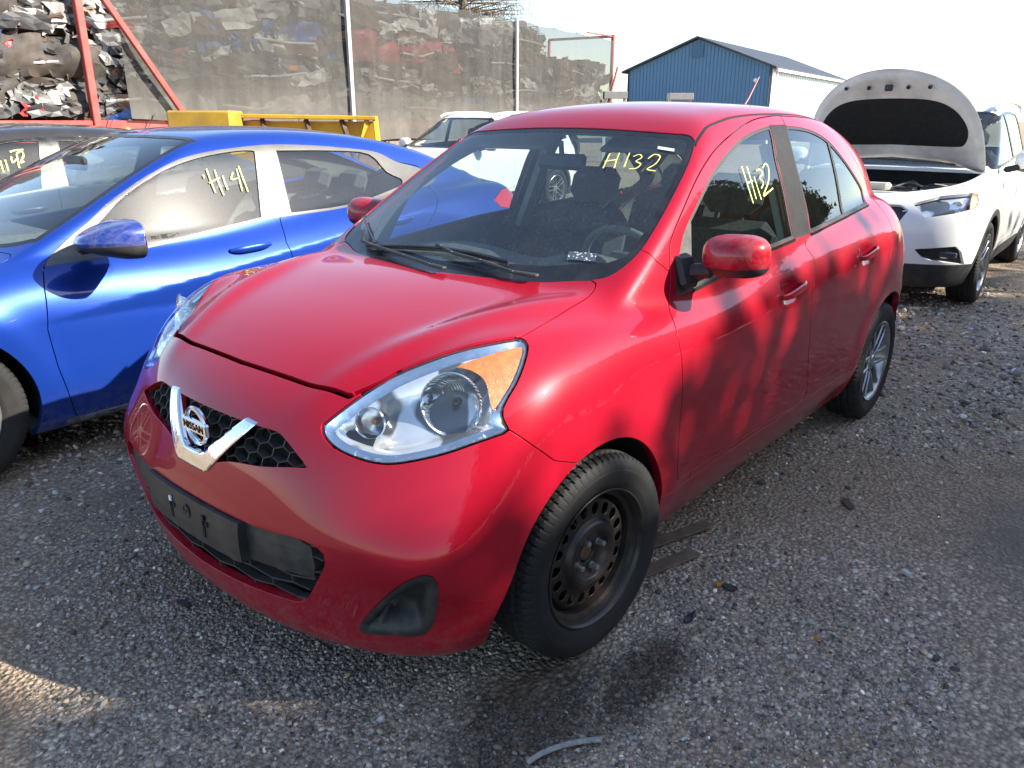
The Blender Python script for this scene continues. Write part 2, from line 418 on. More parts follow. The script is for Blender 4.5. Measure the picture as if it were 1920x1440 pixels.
plain('chrome', (.82, .83, .84), .07, 1.0, var=.03, dirt=((.3, .28, .25), .10))
plain('lamp_chrome', (.86, .87, .88), .10, 1.0, var=.02)
plain('lamp_black', (.03, .03, .032), .25)
plain('amber', (.60, .19, .035), .16, var=.25, scale=60, bump=.5, coat=.8)
plain('interior_dark', (.12, .118, .112), .85, var=.2, scale=40, bump=.2)
plain('seat_cloth', (.06, .062, .068), .95, var=.25, scale=70, bump=.3)
plain('beige_trim', (.42, .39, .33), .75, var=.1)
plain('grey_trim', (.20, .20, .19), .7, var=.1, dirt=((.3, .28, .25), .3))
plain('headliner', (.16, .155, .145), .95)
plain('marker_yellow', (.80, .82, .22), .7, var=.05)
plain('print_black', (.02, .02, .02), .5)
plain('sticker_white', (.75, .76, .76), .5, var=.05)
plain('red_lamp', (.55, .012, .015), .15, var=.05, coat=.8)
plain('aerial_red', (.35, .10, .10), .4)
def _facet():
    t = NT('lamp_facet'); c = t.coord('Object', (1, 1, 1)); w = t.n('ShaderNodeTexWave', wave_type='BANDS', bands_direction='Y'); w.inputs['Scale'].default_value = 55; t.l(c, w.inputs[0])
    t.pbr(Base_Color=(.86, .87, .88), Metallic=1.0, Roughness=.09, Normal=t.bump(w.outputs[0], .5, .004))
_facet()
def _print():
    t = NT('sticker_print'); c = t.coord('Object', (1, 1, 1)); v = t.voro(c, 90); a = t.ramp(v, [(.28, (.5, .52, .55)), (.34, (.06, .07, .09))]); t.pbr(Base_Color=a, Roughness=.5)
_print()

def _housing():
    t = NT('lamp_housing'); c = t.coord(); n = t.ramp(t.noise(c, 7, 1), [(.52, 0.0), (.55, 1.0)])
    t.pbr(Base_Color=t.mix(n, (.88, .89, .90), (.16, .16, .165)), Metallic=.65, Roughness=.24)
_housing()
plain('sunlit_satin', (.10, .097, .095), .42, .1, var=.1)  # satin black window film, its sunlit look put into a grey base colour
plain('lamp_lens_dark', (.10, .11, .12), .08, .4, var=.3, scale=25, coat=1.0)
plain('hood_inner', (.78, .76, .71), .5, var=.08, scale=5, dirt=((.16, .13, .10), .55))
plain('pad_black', (.012, .012, .013), .95, var=.3, scale=30, bump=.4)
plain('lock_panel', (.50, .49, .46), .45, var=.3, scale=30, dirt=((.06, .06, .06), .7))

def blob(t, c, x, y, rx, ry, rough=.9, soft=.5):
    """soft-edged patch on the yard with a ragged outline"""
    mp = t.n('ShaderNodeMapping', vector_type='TEXTURE'); mp.inputs['Location'].default_value = (x, y, 0); mp.inputs['Scale'].default_value = (rx, ry, 1); t.l(c, mp.inputs[0])
    ln = t.n('ShaderNodeVectorMath', operation='LENGTH'); t.l(mp.outputs[0], ln.inputs[0])
    v = t.math('ADD', ln.outputs['Value'], t.math('MULTIPLY', t.math('SUBTRACT', t.noise(c, 6, 6, .7), .5), rough))
    return t.ramp(v, [(1-soft, 1.0), (1.0, 0.0)])
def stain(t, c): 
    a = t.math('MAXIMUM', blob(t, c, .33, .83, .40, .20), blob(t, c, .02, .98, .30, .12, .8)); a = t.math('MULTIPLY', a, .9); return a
def dirtspot(t, c):
    a = t.math('MAXIMUM', blob(t, c, -1.55, 1.75, .55, .40, 1.0, .7), blob(t, c, .98, .62, .32, .20, 1.0, .7)); a = t.math('MAXIMUM', a, blob(t, c, -.1, -1.1, .9, .3, 1.0, .7)); return t.math('MULTIPLY', a, .85)
def _ground():
    t = NT('gravel_ground'); c = t.coord()
    big = t.noise(c, .55, 6, .6); mid = t.noise(c, 3.0, 6, .65)
    v1 = t.n('ShaderNodeTexVoronoi'); t.l(c, v1.inputs[0]); v1.inputs['Scale'].default_value = 62
    v2 = t.n('ShaderNodeTexVoronoi'); t.l(c, v2.inputs[0]); v2.inputs['Scale'].default_value = 130
    sep = t.n('ShaderNodeSeparateColor'); t.l(v1.outputs['Color'], sep.inputs[0])
    stone = t.ramp(sep.outputs[0], [(0, (.11, .104, .100)), (.3, (.19, .178, .168)), (.55, (.25, .232, .212)), (.8, (.32, .30, .28)), (1, (.50, .48, .45))])
    sep2 = t.n('ShaderNodeSeparateColor'); t.l(v2.outputs['Color'], sep2.inputs[0])
    stone2 = t.ramp(sep2.outputs[0], [(0, (.13, .12, .11)), (.5, (.22, .205, .19)), (1, (.36, .34, .32))])
    dirt = t.mix(mid, (.17, .137, .105), (.24, .20, .16))
    a = t.mix(t.ramp(t.noise(c, 9, 5), [(.42, 0.0), (.58, 1.0)]), stone, stone2)
    base = t.mix(t.ramp(big, [(.44, 0.0), (.62, .85)]), a, dirt)
    edge = t.ramp(v1.outputs['Distance'], [(.30, 1.0), (.70, .55)]); base = t.mix(1.0, base, edge, 'MULTIPLY')
    # oil-dark stains
    st = t.math('MULTIPLY', t.ramp(t.noise(c, 1.1, 4, .6, .6), [(.60, 0.0), (.74, .55)]), 1.0); base = t.mix(st, base, (.055, .050, .046))
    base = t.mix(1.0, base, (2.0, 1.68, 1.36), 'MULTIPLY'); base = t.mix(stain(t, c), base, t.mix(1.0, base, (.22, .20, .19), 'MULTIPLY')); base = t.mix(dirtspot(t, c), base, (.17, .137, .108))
    h = t.math('ADD', t.math('MULTIPLY', t.ramp(v1.outputs['Distance'], [(0, 1.0), (.7, 0.0)]), 1.0), t.math('MULTIPLY', t.ramp(v2.outputs['Distance'], [(0, .6), (.7, 0.0)]), .5))
    t.pbr(Base_Color=base, Roughness=.92, Specular_IOR_Level=.25, Normal=t.bump(h, .9, .012))
_ground()
def _stones():
    t = NT('pebble'); a = t.n('ShaderNodeAttribute'); a.attribute_name = 'tone'; c = t.coord()
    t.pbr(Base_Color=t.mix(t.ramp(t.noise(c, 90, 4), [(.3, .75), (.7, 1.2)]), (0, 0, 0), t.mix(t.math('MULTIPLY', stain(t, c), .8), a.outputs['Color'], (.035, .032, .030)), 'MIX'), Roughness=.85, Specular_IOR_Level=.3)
_stones()
def _tarp():
    """black mesh cover, dusty, half see-through"""
    t = NT('mesh_tarp'); c = t.coord()
    sep = t.n('ShaderNodeSeparateXYZ'); t.l(c, sep.inputs[0])
    streak = t.noise(t.coord('Object', (1.6, 1.6, .25)), 2.2, 6, .65); blot = t.noise(c, 1.1, 5, .6)
    lowm = t.n('ShaderNodeMapRange'); lowm.inputs[1].default_value = 2.3; lowm.inputs[2].default_value = 1.3; t.l(sep.outputs[2], lowm.inputs[0])
    dust = t.math('ADD', t.math('MULTIPLY', t.ramp(streak, [(.3, 0.0), (.75, 1.0)]), .35), t.math('MULTIPLY', lowm.outputs[0], t.math('ADD', t.ramp(blot, [(.3, .2), (.7, .8)]), .15)))
    col = t.mix(dust, (.085, .085, .084), (.20, .188, .172))
    d = t.n('ShaderNodeBsdfDiffuse'); t.l(col, d.inputs[0]); tr = t.n('ShaderNodeBsdfTransparent')
    tl = t.n('ShaderNodeBsdfTranslucent'); tl.inputs[0].default_value = (.08, .078, .07, 1)
    cov = t.math('ADD', .62, t.math('MULTIPLY', dust, .30)); cov.node.use_clamp = True
    t.l(t.mixsh(cov, tr.outputs[0], t.mixsh(.2, d.outputs[0], tl.outputs[0])), t.out.inputs[0])
_tarp()
plain('red_frame', (.33, .045, .04), .55, var=.2, scale=6, dirt=((.22, .14, .11), .5))
plain('galv_post', (.45, .46, .48), .45, .6, var=.15)
plain('rust_dark', (.09, .055, .038), .85, var=.35, scale=12)
plain('rust_bar', (.16, .105, .075), .85, var=.3, scale=25, bump=.3, dirt=((.07, .045, .03), .6))
plain('yellow_paint', (.62, .36, .018), .45, var=.1, scale=5, dirt=((.25, .16, .05), .45))
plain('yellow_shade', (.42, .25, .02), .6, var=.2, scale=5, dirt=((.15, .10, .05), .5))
for nm, cc in (('scrap_silver', (.30, .30, .30)), ('scrap_white', (.50, .50, .48)), ('scrap_dark', (.05, .05, .055)), ('scrap_blue', (.03, .09, .30)), ('scrap_red', (.38, .04, .04)), ('scrap_grey', (.18, .18, .18))):
    plain(nm, cc, .5, .05, var=.3, scale=3.5, dirt=((.07, .055, .04), .75))
plain('blue_siding', (.085, .20, .34), .45, var=.04, scale=.8)
plain('light_siding', (.60, .72, .78), .5, var=.04, scale=.8)
plain('roof_dark', (.035, .04, .055), .6, var=.15, scale=1)
plain('roof_blue', (.045, .12, .22), .5)
plain('white_metal', (.75, .76, .78), .4, var=.05)
plain('grey_metal', (.30, .29, .28), .5, var=.1)
plain('bark', (.10, .075, .055), .95, var=.4, scale=6, bump=.5)
plain('twig', (.17, .125, .085), .95, var=.3, scale=6)
def leafmat(name, c1, c2):
    t = NT(name); a = t.n('ShaderNodeObjectInfo'); c = t.coord(); n = t.noise(c, 1.3, 3); col = t.mix(t.ramp(n, [(.3, 0.0), (.7, 1.0)]), c1, c2)
    d = t.n('ShaderNodeBsdfDiffuse'); t.l(col, d.inputs[0]); tl = t.n('ShaderNodeBsdfTranslucent'); t.l(col, tl.inputs[0])
    t.l(t.mixsh(.3, d.outputs[0], tl.outputs[0]), t.out.inputs[0])
leafmat('leaf_green', (.035, .06, .022), (.075, .10, .035)); leafmat('needle_green', (.025, .05, .025), (.06, .085, .04)); leafmat('dry_leaf', (.55, .22, .03), (.62, .35, .06))
plain('cord_grey', (.30, .29, .28), .9, var=.3, scale=90, bump=.5)
plain('scrap_core', (.055, .050, .045), .8, var=.5, scale=5, dirt=((.10, .06, .04), .6), bump=.5)
plain('bar_grey', (.045, .044, .044), .45, var=.1, scale=30)
plain('pillar_black', (.010, .010, .011), .6, var=.2, scale=30, spec=.25)
# ------------------------------------------------------------------ the red hatchback's body as an implicit surface (x forward from the front axle, y to its left)
_hc = spl([(1.0, .50), (.80, .655), (.70, .745), (.60, .815), (.50, .862), (.35, .915), (.2, .950), (.05, .975), (-.12, .990), (-.4, .985), (-.7, .985), (-1.1, 1.02), (-1.6, 1.068), (-2.2, 1.105), (-2.7, 1.11), (-3.2, 1.10)])
_P = spl([(.9, .68), (.7, .765), (.5, .798), (.3, .815), (.1, .822), (-.2, .822), (-.6, .822), (-1.2, .824), (-1.8, .828), (-2.3, .832), (-2.6, .825), (-2.9, .79), (-3.2, .73)])
_c = spl([(.05, -.16), (.15, -.10), (.24, -.05), (.31, -.022), (.36, -.010), (.5, -.003), (.65, 0), (.75, -.002), (.85, -.012), (.93, -.028), (1.0, -.05), (1.1, -.10), (1.3, -.2), (1.6, -.34)])
_Fc = spl([(.05, .52), (.15, .655), (.21, .705), (.28, .728), (.36, .740), (.45, .744), (.52, .738), (.6, .722), (.68, .700), (.75, .672), (.82, .63), (.9, .555), (1.0, .43), (1.2, .1)])
_Rc = spl([(.05, -2.86), (.2, -2.99), (.35, -3.06), (.55, -3.085), (.8, -3.07), (.95, -3.03), (1.1, -2.98), (1.3, -2.9)])
_TR = spl([(-.2, 1.33), (-.55, 1.405), (-.9, 1.468), (-1.2, 1.512), (-1.5, 1.527), (-1.9, 1.521), (-2.3, 1.474), (-2.7, 1.365), (-3.2, 1.18)])
_Wz = spl([(.7, .33), (.98, -.13), (1.1, -.335), (1.2, -.505), (1.3, -.675), (1.425, -.89), (1.55, -1.12), (1.7, -1.4)])
_RG = spl([(.8, -3.07), (.95, -3.03), (1.1, -2.975), (1.25, -2.86), (1.38, -2.72), (1.5, -2.55), (1.7, -2.25)])
_PG = spl([(.2, -.12), (-.2, -.055), (-.5, -.022), (-.9, -.006), (-1.4, 0), (-2.0, -.016), (-2.4, -.05), (-2.8, -.12), (-3.1, -.20)])
_yc = spl([(.8, .26), (.5, .37), (.2, .47), (0, .54), (-.2, .60), (-.5, .66)])
def f_micra(x, y, z):
    y = np.abs(y); y2 = y*y
    rw = np.sqrt(x*x+(z-.30)**2); rr = np.sqrt((x+2.45)**2+(z-.30)**2)
    S = _P(x)+_c(z)+.010*gauss(rw, .40, .07)*sstep(z, .2, .45)+.008*gauss(rr, .40, .07)*sstep(z, .2, .45)
    S = S-.010*gauss(z, .80, .06)*0
    T = _hc(x)-.055*y2+.010*gauss(y, _yc(x), .055)*sstep(x, .72, .5)-.006*gauss(y, _yc(x)+.10, .06)*sstep(x, .7, .5)
    T = T+.026*gauss(y, .60, .13)*gauss(x, .30, .26)
    a = (y-S)*.985
    slope = .90
    b = (z-T)*slope
    F = _Fc(z)-(.27*y2+.36*y2*y2)*(1-.36*gauss(z, .50, .14))
    c = (x-F)*.86
    d = (_Rc(z)+.16*y2+.42*y2*y2-x)*.9
    low = smax(a, b, .26); low = smax(low, c, .16); low = smax(low, d, .2); low = smax(low, .17-z, .05)
    SG = .748-(smax(z, .93+0*z, .1)-.95)*.36-np.maximum(z-1.15, 0)**2*.30+_PG(x)
    ga = (y-SG)*.93
    gb = (z-(_TR(x)-.115*y2-.10*y2*y2))*.98
    gc = (x-(_Wz(z)-.20*y2-.10*y2*y2))*.50
    gd = (_RG(z)+.20*y2+.2*y2*y2-x)*.88
    g = smax(ga, gb, .14); g = smax(g, gc, .05); g = smax(g, gd, .12); g = smax(g, .6-z, .05)
    return smin(low, g, .045)
# ------------------------------------------------------------------ body shells cut into panels
class Shell:
    def __init__(s, f, lo, hi, h):
        s.f = f; s.P, s.T = nets(f, lo, hi, h); s.lab = np.zeros(len(s.T), int); s.names = {'body': 0}; s.phi = {}
    def carve(s, name, sd, gap=0.0, of=('body',), keep=False):
        """sd(P) negative inside; faces of the labels in `of` inside become `name`, a strip of 2*gap is removed"""
        if name not in s.names: s.names[name] = len(s.names)
        k = s.names[name]; src = [s.names[o] for o in of]
        lev = (-gap, gap) if gap > 0 else (0.0,)
        for L in lev:
            m = np.isin(s.lab, src); act = np.unique(s.T[m]); phi = np.full(len(s.P), 9.0); phi[act] = sd(s.P[act])-L
            P2, T2, _, l2 = cut(s.P, s.T[m], phi, s.lab[m])
            s.T = np.concatenate([s.T[~m], T2]); s.lab = np.concatenate([s.lab[~m], l2]); s.P = P2
        m = np.isin(s.lab, src); c = s.P[s.T[m]].mean(1); ph = sd(c)
        l = s.lab[m]; l[ph < -gap] = k
        if gap > 0: l[(ph >= -gap) & (ph < gap)] = -1
        s.lab[m] = l
        return k
    def drop(s, sd, of): 
        s.names.setdefault('void', 10**6); s.carve('void', sd, of=of)
    def get(s, name, side=0, sel=None):
        k = s.names[name]; F = s.T[s.lab == k]
        if side and len(F): F = F[(s.P[F].mean(1)[:, 1]*side) > 0]
        if sel is not None and len(F): F = F[sel(s.P[F].mean(1))]
        u, inv = np.unique(F, return_inverse=True); return s.P[u], inv.reshape(-1, 3)
    def panel(s, name, oname, mat, parent, side=0, depth=.018, off=0.0, sel=None, fold=True, back=None):
        V, F = s.get(name, side, sel)
        if len(F) == 0: print('EMPTY', name, side); return None
        V = project(s.f, V, 1, .003)
        N = grad(s.f, V, 3e-3); N /= np.linalg.norm(N, axis=1)[:, None]
        V = V-N*off
        E = np.concatenate([F[:, [0, 1]], F[:, [1, 2]], F[:, [2, 0]]]); key = np.sort(E, 1); _, inv, cnt = np.unique(key, axis=0, return_inverse=True, return_counts=True)
        B = E[cnt[inv.ravel()] == 1]; n = len(V)
        if depth > 0 and len(B):
            bv = np.unique(B); mp = np.full(n, -1); mp[bv] = np.arange(len(bv))
            # outward tangent at the border
            tdir = np.zeros((n, 3))
            d = V[B[:, 1]]-V[B[:, 0]]; nrm = (N[B[:, 0]]+N[B[:, 1]])/2; out = np.cross(d, nrm); out /= np.linalg.norm(out, axis=1)[:, None]+1e-9
            np.add.at(tdir, B[:, 0], out); np.add.at(tdir, B[:, 1], out); tdir /= np.linalg.norm(tdir, axis=1)[:, None]+1e-9
            tb = tdir[bv]; nb = N[bv]; vb = V[bv]
            r = .0012
            ring1 = vb+tb*r*.7-nb*r*.3; n1 = nb*.7+tb*.7
            ring2 = vb+tb*r-nb*r*1.3; n2 = tb
            ring3 = ring2-nb*depth
            m = len(bv); o1, o2, o3 = n, n+m, n+2*m
            i0, i1 = B[:, 0], B[:, 1]; a, b = mp[i0], mp[i1]
            def q(A, Bb, C, D): return np.concatenate([np.stack([A, C, Bb], 1), np.stack([Bb, C, D], 1)])
            Fr = np.concatenate([q(i0, i1, o1+a, o1+b), q(o1+a, o1+b, o2+a, o2+b), q(o2+a, o2+b, o3+a, o3+b)])
            V = np.concatenate([V, ring1, ring2, ring3]); N = np.concatenate([N, n1, n2, n2]); N /= np.linalg.norm(N, axis=1)[:, None]+1e-9
            F = np.concatenate([F, Fr])
        o = mobj(oname, V, F, mat, parent, normals=N)
        if back:
            V2, F2 = s.get(name, side, sel); N2 = grad(s.f, V2, 3e-3); N2 /= np.linalg.norm(N2, axis=1)[:, None]
            mobj('inner_trim', V2-N2*(depth if depth > 0 else .02), F2[:, ::-1].copy(), back, o, normals=-N2)
        return o
side_ch = lambda P: P[:, [0, 2]]
top_ch = lambda P: np.stack([P[:, 0], np.abs(P[:, 1])], 1)
front_ch = lambda P: np.stack([np.abs(P[:, 1]), P[:, 2]], 1)
def poly_sd(ch, poly, mask=None):
    poly = np.asarray(poly, float)
    def g(P):
        d = sdpoly(ch(P), poly)
        if mask is not None: d = np.where(mask(P), d, 5.0)
        return d
    return g
def line_sd(ch, pts, mask=None, sign=1):
    def g(P):
        d = sdline(ch(P), pts)*sign
        if mask is not None: d = np.where(mask(P), d, 5.0)
        return d
    return g
def both(*g): return lambda P: np.max([k(P) for k in g], 0)
def either(*g): return lambda P: np.min([k(P) for k in g], 0)
def neg(g): return lambda P: -g(P)
def shrink(g, d): return lambda P: g(P)+d
# ------------------------------------------------------------------ wheels (axis y, outer face towards +y, centre at the hub)
def tyre(parent, R=.302, W=.185, rim=.195, mat='rubber', slots=76, n=456, name='tyre'):
    h = W/2
    prof = [(rim, -h*.80), (rim+.012, -h*.90), (R-.055, -h*1.02), (R-.03, -h*1.0), (R-.012, -h*.90)]
    tread = np.linspace(-h*.82, h*.82, 23); gro = {4, 9, 13, 18}
    for i, t in enumerate(tread): prof.append((R-.012*(abs(t)/h)**3-(.008 if i in gro else 0), t))
    prof += [(R-.012, h*.90), (R-.03, h*1.0), (R-.042, h*1.015), (R-.043, h*1.025), (R-.05, h*1.03), (R-.055, h*1.02), (rim+.03, h*1.0), (rim+.026, h*.985), (rim+.014, h*.92), (rim+.004, h*.86), (rim-.004, h*.78)]
    prof = np.array(prof); m = len(prof); a = 2*PI*np.arange(n)/n
    r = np.tile(prof[:, 0], (n, 1)); ax = np.tile(prof[:, 1], (n, 1))
    for j in range(5, 28):
        t = prof[j, 1]/h; ph = (a*slots/(2*PI)+(.0 if t > 0 else .5)+abs(t)*1.2) % 1.0
        if abs(t) > .42: r[:, j] -= .006*(ph < .2)
        else: r[:, j] -= .003*(((ph*2) % 1) < .16)
    for j in (4, 28):
        ph = (a*slots/(2*PI)+(.0 if j == 28 else .5)+1.15) % 1.0; r[:, j] -= .006*(ph < .2)
    V = np.stack([r*np.cos(a)[:, None], ax, r*np.sin(a)[:, None]], 2).reshape(-1, 3)
    i = np.arange(n)[:, None]*m; i2 = ((np.arange(n)+1) % n)[:, None]*m; j = np.arange(m-1)[None]
    F = np.stack([i+j, i+j+1, i2+j+1, i2+j], 2).reshape(-1, 4)
    o = mobj(name, V, F, mat, parent, sharp=.5); return o
def disc_cut(prof, n, holes):
    """a lathe as triangles with round / shaped holes cut by sd functions of (x, z)"""
    prof = np.array(prof); m = len(prof); a = 2*PI*np.arange(n)/n
    V = np.stack([prof[None, :, 0]*np.cos(a)[:, None], np.tile(prof[:, 1], (n, 1)), prof[None, :, 0]*np.sin(a)[:, None]], 2).reshape(-1, 3)
    i = np.arange(n)[:, None]*m; i2 = ((np.arange(n)+1) % n)[:, None]*m; j = np.arange(m-1)[None]
    Q = np.stack([i+j, i+j+1, i2+j+1, i2+j], 2).reshape(-1, 4)
    T = np.concatenate([Q[:, [0, 1, 2]], Q[:, [0, 2, 3]]])
    for hfun in holes:
        P2, T2, _, _ = cut(V, T, hfun(V), None); T = T2[hfun(P2[T2].mean(1)) > 0]; V = P2
    u, inv = np.unique(T, return_inverse=True); return V[u], inv.reshape(-1, 3)
def dense(prof, k=4):
    out = []
    for (a, b) in zip(prof[:-1], prof[1:]):
        for t in np.arange(k)/k: out.append((a[0]+(b[0]-a[0])*t, a[1]+(b[1]-a[1])*t))
    return out+[prof[-1]]
def steel_wheel(root, R=.302, W=.185):
    tyre(root, R, W)
    h = W/2
    rimp = [(.200, h*.80), (.2045, h*.86), (.206, h*.94), (.203, h*.96), (.199, h*.93), (.195, h*.80), (.190, h*.62), (.178, h*.55), (.174, h*.2), (.172, -h*.6), (.19, -h*.8)]
    MB().lathe(rimp, n=96).build('rim', 'steel_rim', root, recalc=True)
    disc = [(r_, y_+h*.16) for r_, y_ in dense([(.173, h*.16), (.168, h*.22), (.160, h*.30), (.150, h*.34), (.118, h*.36), (.108, h*.40), (.102, h*.50), (.096, h*.56), (.085, h*.58), (.072, h*.50), (.064, h*.36), (.056, h*.30), (.030, h*.30), (.0275, h*.26), (.0275, h*.05)], 4)]
    nh = 18
    def holes(P):
        a = np.arctan2(P[:, 2], P[:, 0]); st = 2*PI/nh; da = (a+st/2) % st-st/2; r = np.hypot(P[:, 0], P[:, 2])
        return np.hypot(da*.136/1.0, (r-.136)/1.2)-.0148
    V, F = disc_cut(disc, 216, [holes]); o = mobj('wheel_disc', V, F, 'steel_rim', root)
    s = o.modifiers.new('thick', 'SOLIDIFY'); s.thickness = .004; s.offset = -1
    MB().lathe([(.0, h*.02), (.17, h*.02)], n=48).build('brake_drum', 'dark_hub', root)
    hb = MB(); hb.lathe([(.0, h*.46), (.018, h*.46), (.024, h*.42), (.026, h*.2)], n=24); hb.build('hub_centre', 'rust_hub', root)
    for k in range(4):
        a = PI/4+k*PI/2+.35; c = (.050*math.cos(a), h*.46, .050*math.sin(a))
        b = MB(); b.lathe([(.0, .026), (.0075, .026), (.009, .023), (.009, .004), (.0115, .003), (.0115, 0)], c, n=6)
        b.build('lug_nut', 'nut_metal', root)
    b = MB(); b.tube([(.165*math.cos(1.0), h*.36, .165*math.sin(1.0)), (.158*math.cos(1.0), h*.75, .158*math.sin(1.0))], .004, 8); b.build('valve_stem', 'rubber', root)
def spoke_wheel(root, R=.302, W=.185, rim=.195, n=6, mat='alloy', pair=True, inner='alloy_dark', spoke_w=.018, hub=.05):
    tyre(root, R, W, rim)
    h = W/2
    rimp = [(rim+.003, h*.80), (rim+.0085, h*.87), (rim+.010, h*.95), (rim+.006, h*.97), (rim, h*.92), (rim-.007, h*.86), (rim-.012, h*.6), (rim-.03, h*.3), (rim-.032, -h*.7)]
    MB().lathe(rimp, n=80).build('rim', mat, root)
    MB().lathe([(0, -h*.05), (rim-.03, -h*.05)], n=48).build('brake_disc', inner, root)
    Ro = rim-.004
    for k in range(n):
        sp = MB()
        for s_ in ((-1, 1) if pair else (0,)):
            a = 2*PI*k/n; d = np.array([math.cos(a), 0, math.sin(a)]); t = np.array([-math.sin(a), 0, math.cos(a)])
            pts = []
            for u, w_, yy, th in ((hub*.7, spoke_w*1.1, h*.70, .014), (Ro*.45, spoke_w*.9, h*.80, .016), (Ro*.8, spoke_w*.8, h*.84, .014), (Ro, spoke_w*1.15, h*.86, .01)):
                c = d*u+t*s_*(spoke_w*.85+u*.045); pts.append((c, w_*(.62 if pair else 1.0), yy, th))
            V = []; F = []
            for c, w_, yy, th in pts:
                V += [c+t*w_*.5+np.array([0, yy-th*.35, 0]), c+t*w_*.32+np.array([0, yy, 0]), c-t*w_*.32+np.array([0, yy, 0]), c-t*w_*.5+np.array([0, yy-th*.35, 0]), c-t*w_*.4+np.array([0, yy-th*1.6, 0]), c+t*w_*.4+np.array([0, yy-th*1.6, 0])]
            for i in range(len(pts)-1):
                for j in range(6): F.append((i*6+j, i*6+(j+1) % 6, i*6+6+(j+1) % 6, i*6+6+j))
            F += [tuple(range(6))[::-1], tuple(range(18, 24))]
            sp.add(V, F)
        sp.build('spoke', mat, root)
    MB().lathe([(0, h*.79), (hub*.55, h*.78), (hub*.62, h*.74), (hub, h*.72), (hub*1.05, h*.6), (hub*1.05, h*.2)], n=40).build('hub_cap', mat, root)
def place_wheel(root, make, car, x, y, R, steer=0.0):
    w = empty('wheel'); w.parent = car; make(w); w.location = (x, y, R); w.rotation_euler = (0, 0, (0 if y > 0 else PI)+steer); return w
# ------------------------------------------------------------------ red hatchback
HANDLES = [(-1.214, .862), (-2.06, .894)]
def f_car(x, y, z):
    v = f_micra(x, y, z); ya = np.abs(y)
    for hx, hz in HANDLES:
        v = v+.013*np.exp(-((x-hx-.01)/.062)**4-((z-hz+.008)/.036)**4)*(ya > .6)
    # shallow valley round the grille, lip under the lower intake, hollow round the fog cover
    return v
def pxs(L, off=0.0, f=f_micra, xf=None, miss=.55):
    P, _ = march_many(f, L, xf, miss=miss)
    if off:
        g = grad(f, P); P = P+g/np.linalg.norm(g, axis=1)[:, None]*off
    return P
def px(q, off=0.0, f=f_micra): return pxs([q], off, f)[0]
def pl(L, ch, f=f_micra, xf=None, miss=.55): return [tuple(c) for c in ch(pxs(L, 0, f, xf, miss))]
red = tag(empty('hatchback_car'), 'red small hatchback with H132 on its glass and a bare steel front wheel', 'car')
sh = Shell(f_car, (-3.25, 0, .1), (.9, .95, 1.62), .0125)
isfront = lambda P: P[:, 0] > -.2
istop = lambda P: P[:, 2] > .55
isrear = lambda P: P[:, 0] < -2.2
# wheel arches
arch_f = poly_sd(side_ch, [(.035+.362*math.cos(a), .30+.362*math.sin(a)) for a in np.linspace(0, 2*PI, 72, endpoint=False)], lambda P: np.abs(P[:, 1]) > .45)
arch_r = poly_sd(side_ch, [(-2.45+.358*math.cos(a), .30+.358*math.sin(a)) for a in np.linspace(0, 2*PI, 72, endpoint=False)], lambda P: np.abs(P[:, 1]) > .45)
sh.carve('arch_hole', either(arch_f, arch_r))
# hood
HOODREAR = [(1075, 526), (996, 528), (897, 518), (800, 507)]
hp = [(px((450, 676))[0]+.004, -.06)]+pl([(500, 694), (550, 711), (600, 726), (655, 743), (705, 719), (749, 693), (814, 667), (866, 650), (918, 639), (958, 632), (980, 630), (1015, 610), (1055, 586), (1095, 562), (1110, 548), (1117, 534), (1110, 526)]+HOODREAR, top_ch)
hp.append((hp[-1][0]+.004, -.06))
hood_poly = smooth_poly(hp, 4, corners=(0, 4, 12, 17, len(hp)-1))
_hsd = poly_sd(top_ch, hood_poly, lambda P: istop(P) & (P[:, 0] > -.45)); sh.carve('hood', lambda P: _hsd(P)/(1+1.6*sstep(P[:, 0], .42, .50)), .0027)
# windscreen with its black surround
wp = [(px((1062, 239))[0], -.06)]+pl([(1174, 243), (1253, 249), (1289, 252), (1301, 260), (1302, 271), (1293, 303), (1269, 354), (1237, 414), (1205, 465), (1174, 497), (1142, 518), (1112, 525)]+HOODREAR, top_ch)
wp[-1] = (hp[-2][0], wp[-1][1]); wp.append((hp[-1][0]+.003, -.06)); wp = [(a+(.004 if i > 12 else 0), b) for i, (a, b) in enumerate(wp)]
ws_poly = smooth_poly(wp, 4, corners=(0, 13, len(wp)-1))
ws_sd = poly_sd(top_ch, ws_poly, lambda P: (P[:, 2] > .93))
sh.carve('windscreen_surround', ws_sd)
cowl_line = [(a-.075, b) for a, b in hp[-6:]]
glass_sd = both(shrink(ws_sd, .026), line_sd(top_ch, [(cowl_line[-1][0]+.0, -.3)]+cowl_line[::-1]+[(cowl_line[0][0]-.14, .70)], None, -1))
sh.carve('windscreen', glass_sd, of=('windscreen_surround',))
